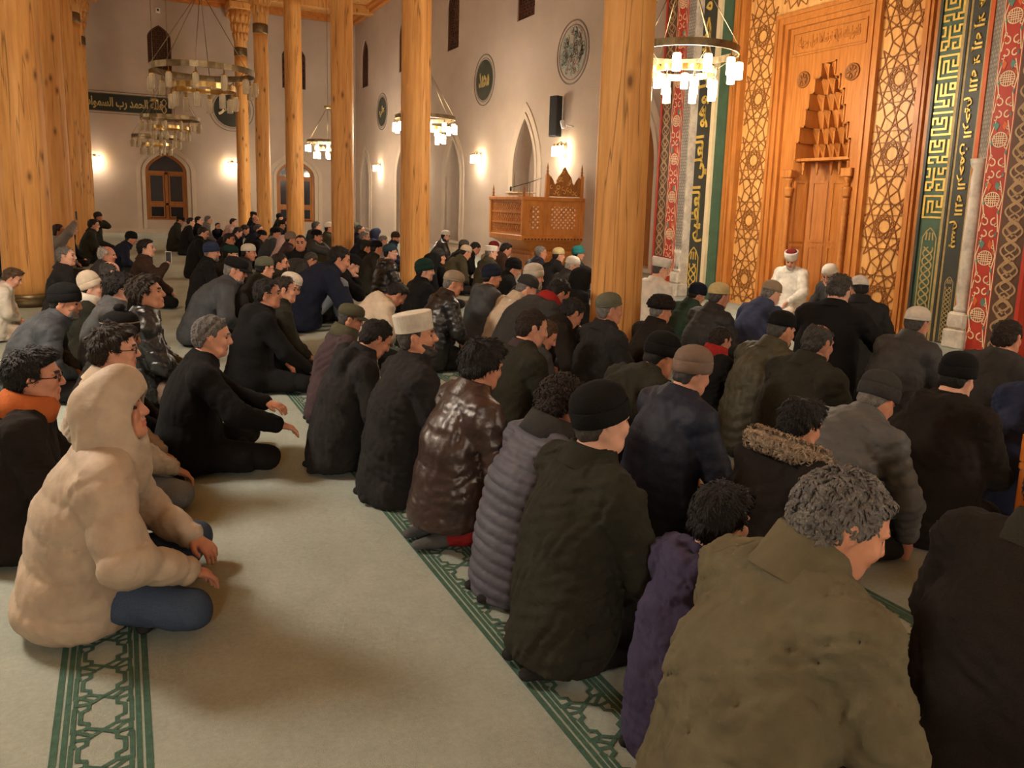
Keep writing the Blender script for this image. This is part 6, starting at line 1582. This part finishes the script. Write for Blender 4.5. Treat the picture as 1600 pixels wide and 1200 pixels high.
# ------------------------------------------------------------------ things held or lying about
def world_of(P, q):
    s = P['s']; yaw = R(P.get('yaw', 0)); o = P['obj'].location
    return Vector((o.x+s*(math.cos(yaw)*q[0]-math.sin(yaw)*q[1]), o.y+s*(math.sin(yaw)*q[0]+math.cos(yaw)*q[1]), o.z+s*q[2]))
def held(P, n='R', d=.10):
    w, e = P['J']['wr'+n], P['J']['el'+n]; u = (w-e)/np.linalg.norm(w-e)
    return world_of(P, w+u*d)
def phone(loc, rot_, label, mat):
    t = thing('mobile_phone', label, 'phone', loc); t.rotation_euler = rot_
    MB().box(-.004, .004, -.036, .036, -.075, .075, .003).build('case', mat, t)
    MB().box(-.0048, -.004, -.032, .032, -.068, .068).build('screen', M_BLACK, t)
    MB().box(.004, .006, .012, .030, .045, .068, .001).build('camera_bump', M_BLACK, t)
    return t
for P in BUILT.values():
    h = P.get('hold')
    if h == 'phone_up': phone(held(P, 'R', .09)+Vector((.0, -.02, .05)), (0, 0, R(75)), 'white mobile phone held up beside the dark-haired man in brown', M_WHITEPL)
    if h == 'phone_low': phone(held(P, 'R', .10)+Vector((0, 0, .04)), (0, R(-30), R(20)), 'silver mobile phone held by the man in the fur hat', plain('silver_case', (.5, .48, .45), .25, .8))
    if h == 'book':
        c = world_of(P, (P['J']['wrL']+P['J']['wrR'])/2+np.array([.09, 0, .02]))
        b = thing('open_book', 'small open book with white pages in front of the fair-haired boy', 'book', c)
        for s in (1, -1):
            m = MB(); m.add([(-.09, 0, 0), (.09, 0, 0), (.09, s*.06, .014), (.09, s*.13, .008), (-.09, s*.13, .008), (-.09, s*.06, .014), (-.09, 0, -.01), (.09, 0, -.01), (.09, s*.13, -.004), (-.09, s*.13, -.004)], [(0, 1, 2, 5), (5, 2, 3, 4), (6, 9, 8, 7), (3, 8, 9, 4), (0, 5, 4, 9, 6), (1, 7, 8, 3, 2)]); m.build('pages', M_PAPER, b)
        MB().box(-.095, .095, -.14, .14, -.016, -.011, .002).build('cover', M_DARKWOOD, b)
    if h == 'paper':
        c = held(P, 'L', .1); m = MB().box(c.x-.002, c.x+.002, c.y-.08, c.y+.08, c.z-.02, c.z+.2)
        tag(m.build('paper_sheet', M_PAPER), 'white paper sheet held by a man right of the third column', 'paper')
# phone lifted beside the thick column
P = BUILT['person in pale grey hoodie raising a phone beside the thick column']
phone(held(P, 'R', .1)+Vector((0, 0, .05)), (0, 0, R(20)), 'dark mobile phone raised beside the thick left column', M_BLACK)
# folding book stand in front of the lattice
rs = thing('book_stand', 'black folding book stand on the carpet before the star lattice', 'book stand', (7.35, 5.98, 0), R(15))
for s in (1, -1):
    m = MB(); m.add([(-.2*s, -.2, .0), (-.2*s, .2, .0), (.24*s, .2, .46), (.24*s, -.2, .46), (-.2*s+.02, -.2, .0), (-.2*s+.02, .2, .0), (.24*s+.02, .2, .46), (.24*s+.02, -.2, .46)], [(0, 1, 2, 3), (4, 7, 6, 5), (0, 4, 5, 1), (2, 6, 7, 3), (0, 3, 7, 4), (1, 5, 6, 2)])
    m.build('leaf', M_BLACK, rs)
MB().tube([(0.01, -.2, .225), (.01, .2, .225)], .012).build('hinge', M_DBRASS, rs)
# varnished wooden chair at the right edge: turned posts, seat, rails
ch = thing('wooden_chair', 'glossy varnished wooden chair with turned posts at the right edge', 'chair', (3.60, 1.60, 0), R(0))
M_VARN = wood('varnished_wood', srgb(150, 78, 28), srgb(184, 104, 42), srgb(206, 126, 58), .18, spec=.6)
def post(x, y, z0, z1, seat):
    m = MB(); m.box(x-.028, x+.028, y-.028, y+.028, z0, z0+.12, .004)
    m.lathe([(.02, z0+.12), (.032, z0+.14), (.032, z0+.16), (.018, z0+.18), (.03, z0+.22), (.034, z0+.26), (.022, z0+.32), (.018, z1-.10), (.03, z1-.08), (.02, z1-.05), (.028, z1-.02), (.010, z1)], 14, (x, y, 0))
    return m
for (x, y) in ((-.2, .2), (-.2, -.2), (.2, .2), (.2, -.2)): MB().box(x-.024, x+.024, y-.024, y+.024, 0, .44, .004).build('leg', M_VARN, ch)
MB().box(-.23, .23, -.23, .23, .44, .48, .01).build('seat', M_VARN, ch)
for (x, y) in ((-.2, .2), (-.2, -.2)): post(x, y, .48, .92, 1).build('back_post', M_VARN, ch)
for z in (.62, .84): MB().box(-.215, -.185, -.18, .18, z, z+.05, .004).build('back_rail', M_VARN, ch)
for i in range(4): MB().lathe([(.012, .66), (.018, .74), (.012, .85)], 10, (-.2, -.12+.08*i, 0)).build('spindle', M_VARN, ch)
for s in (1, -1): MB().box(-.2, .2, s*.2-.012, s*.2+.012, .18, .21).build('stretcher', M_VARN, ch)
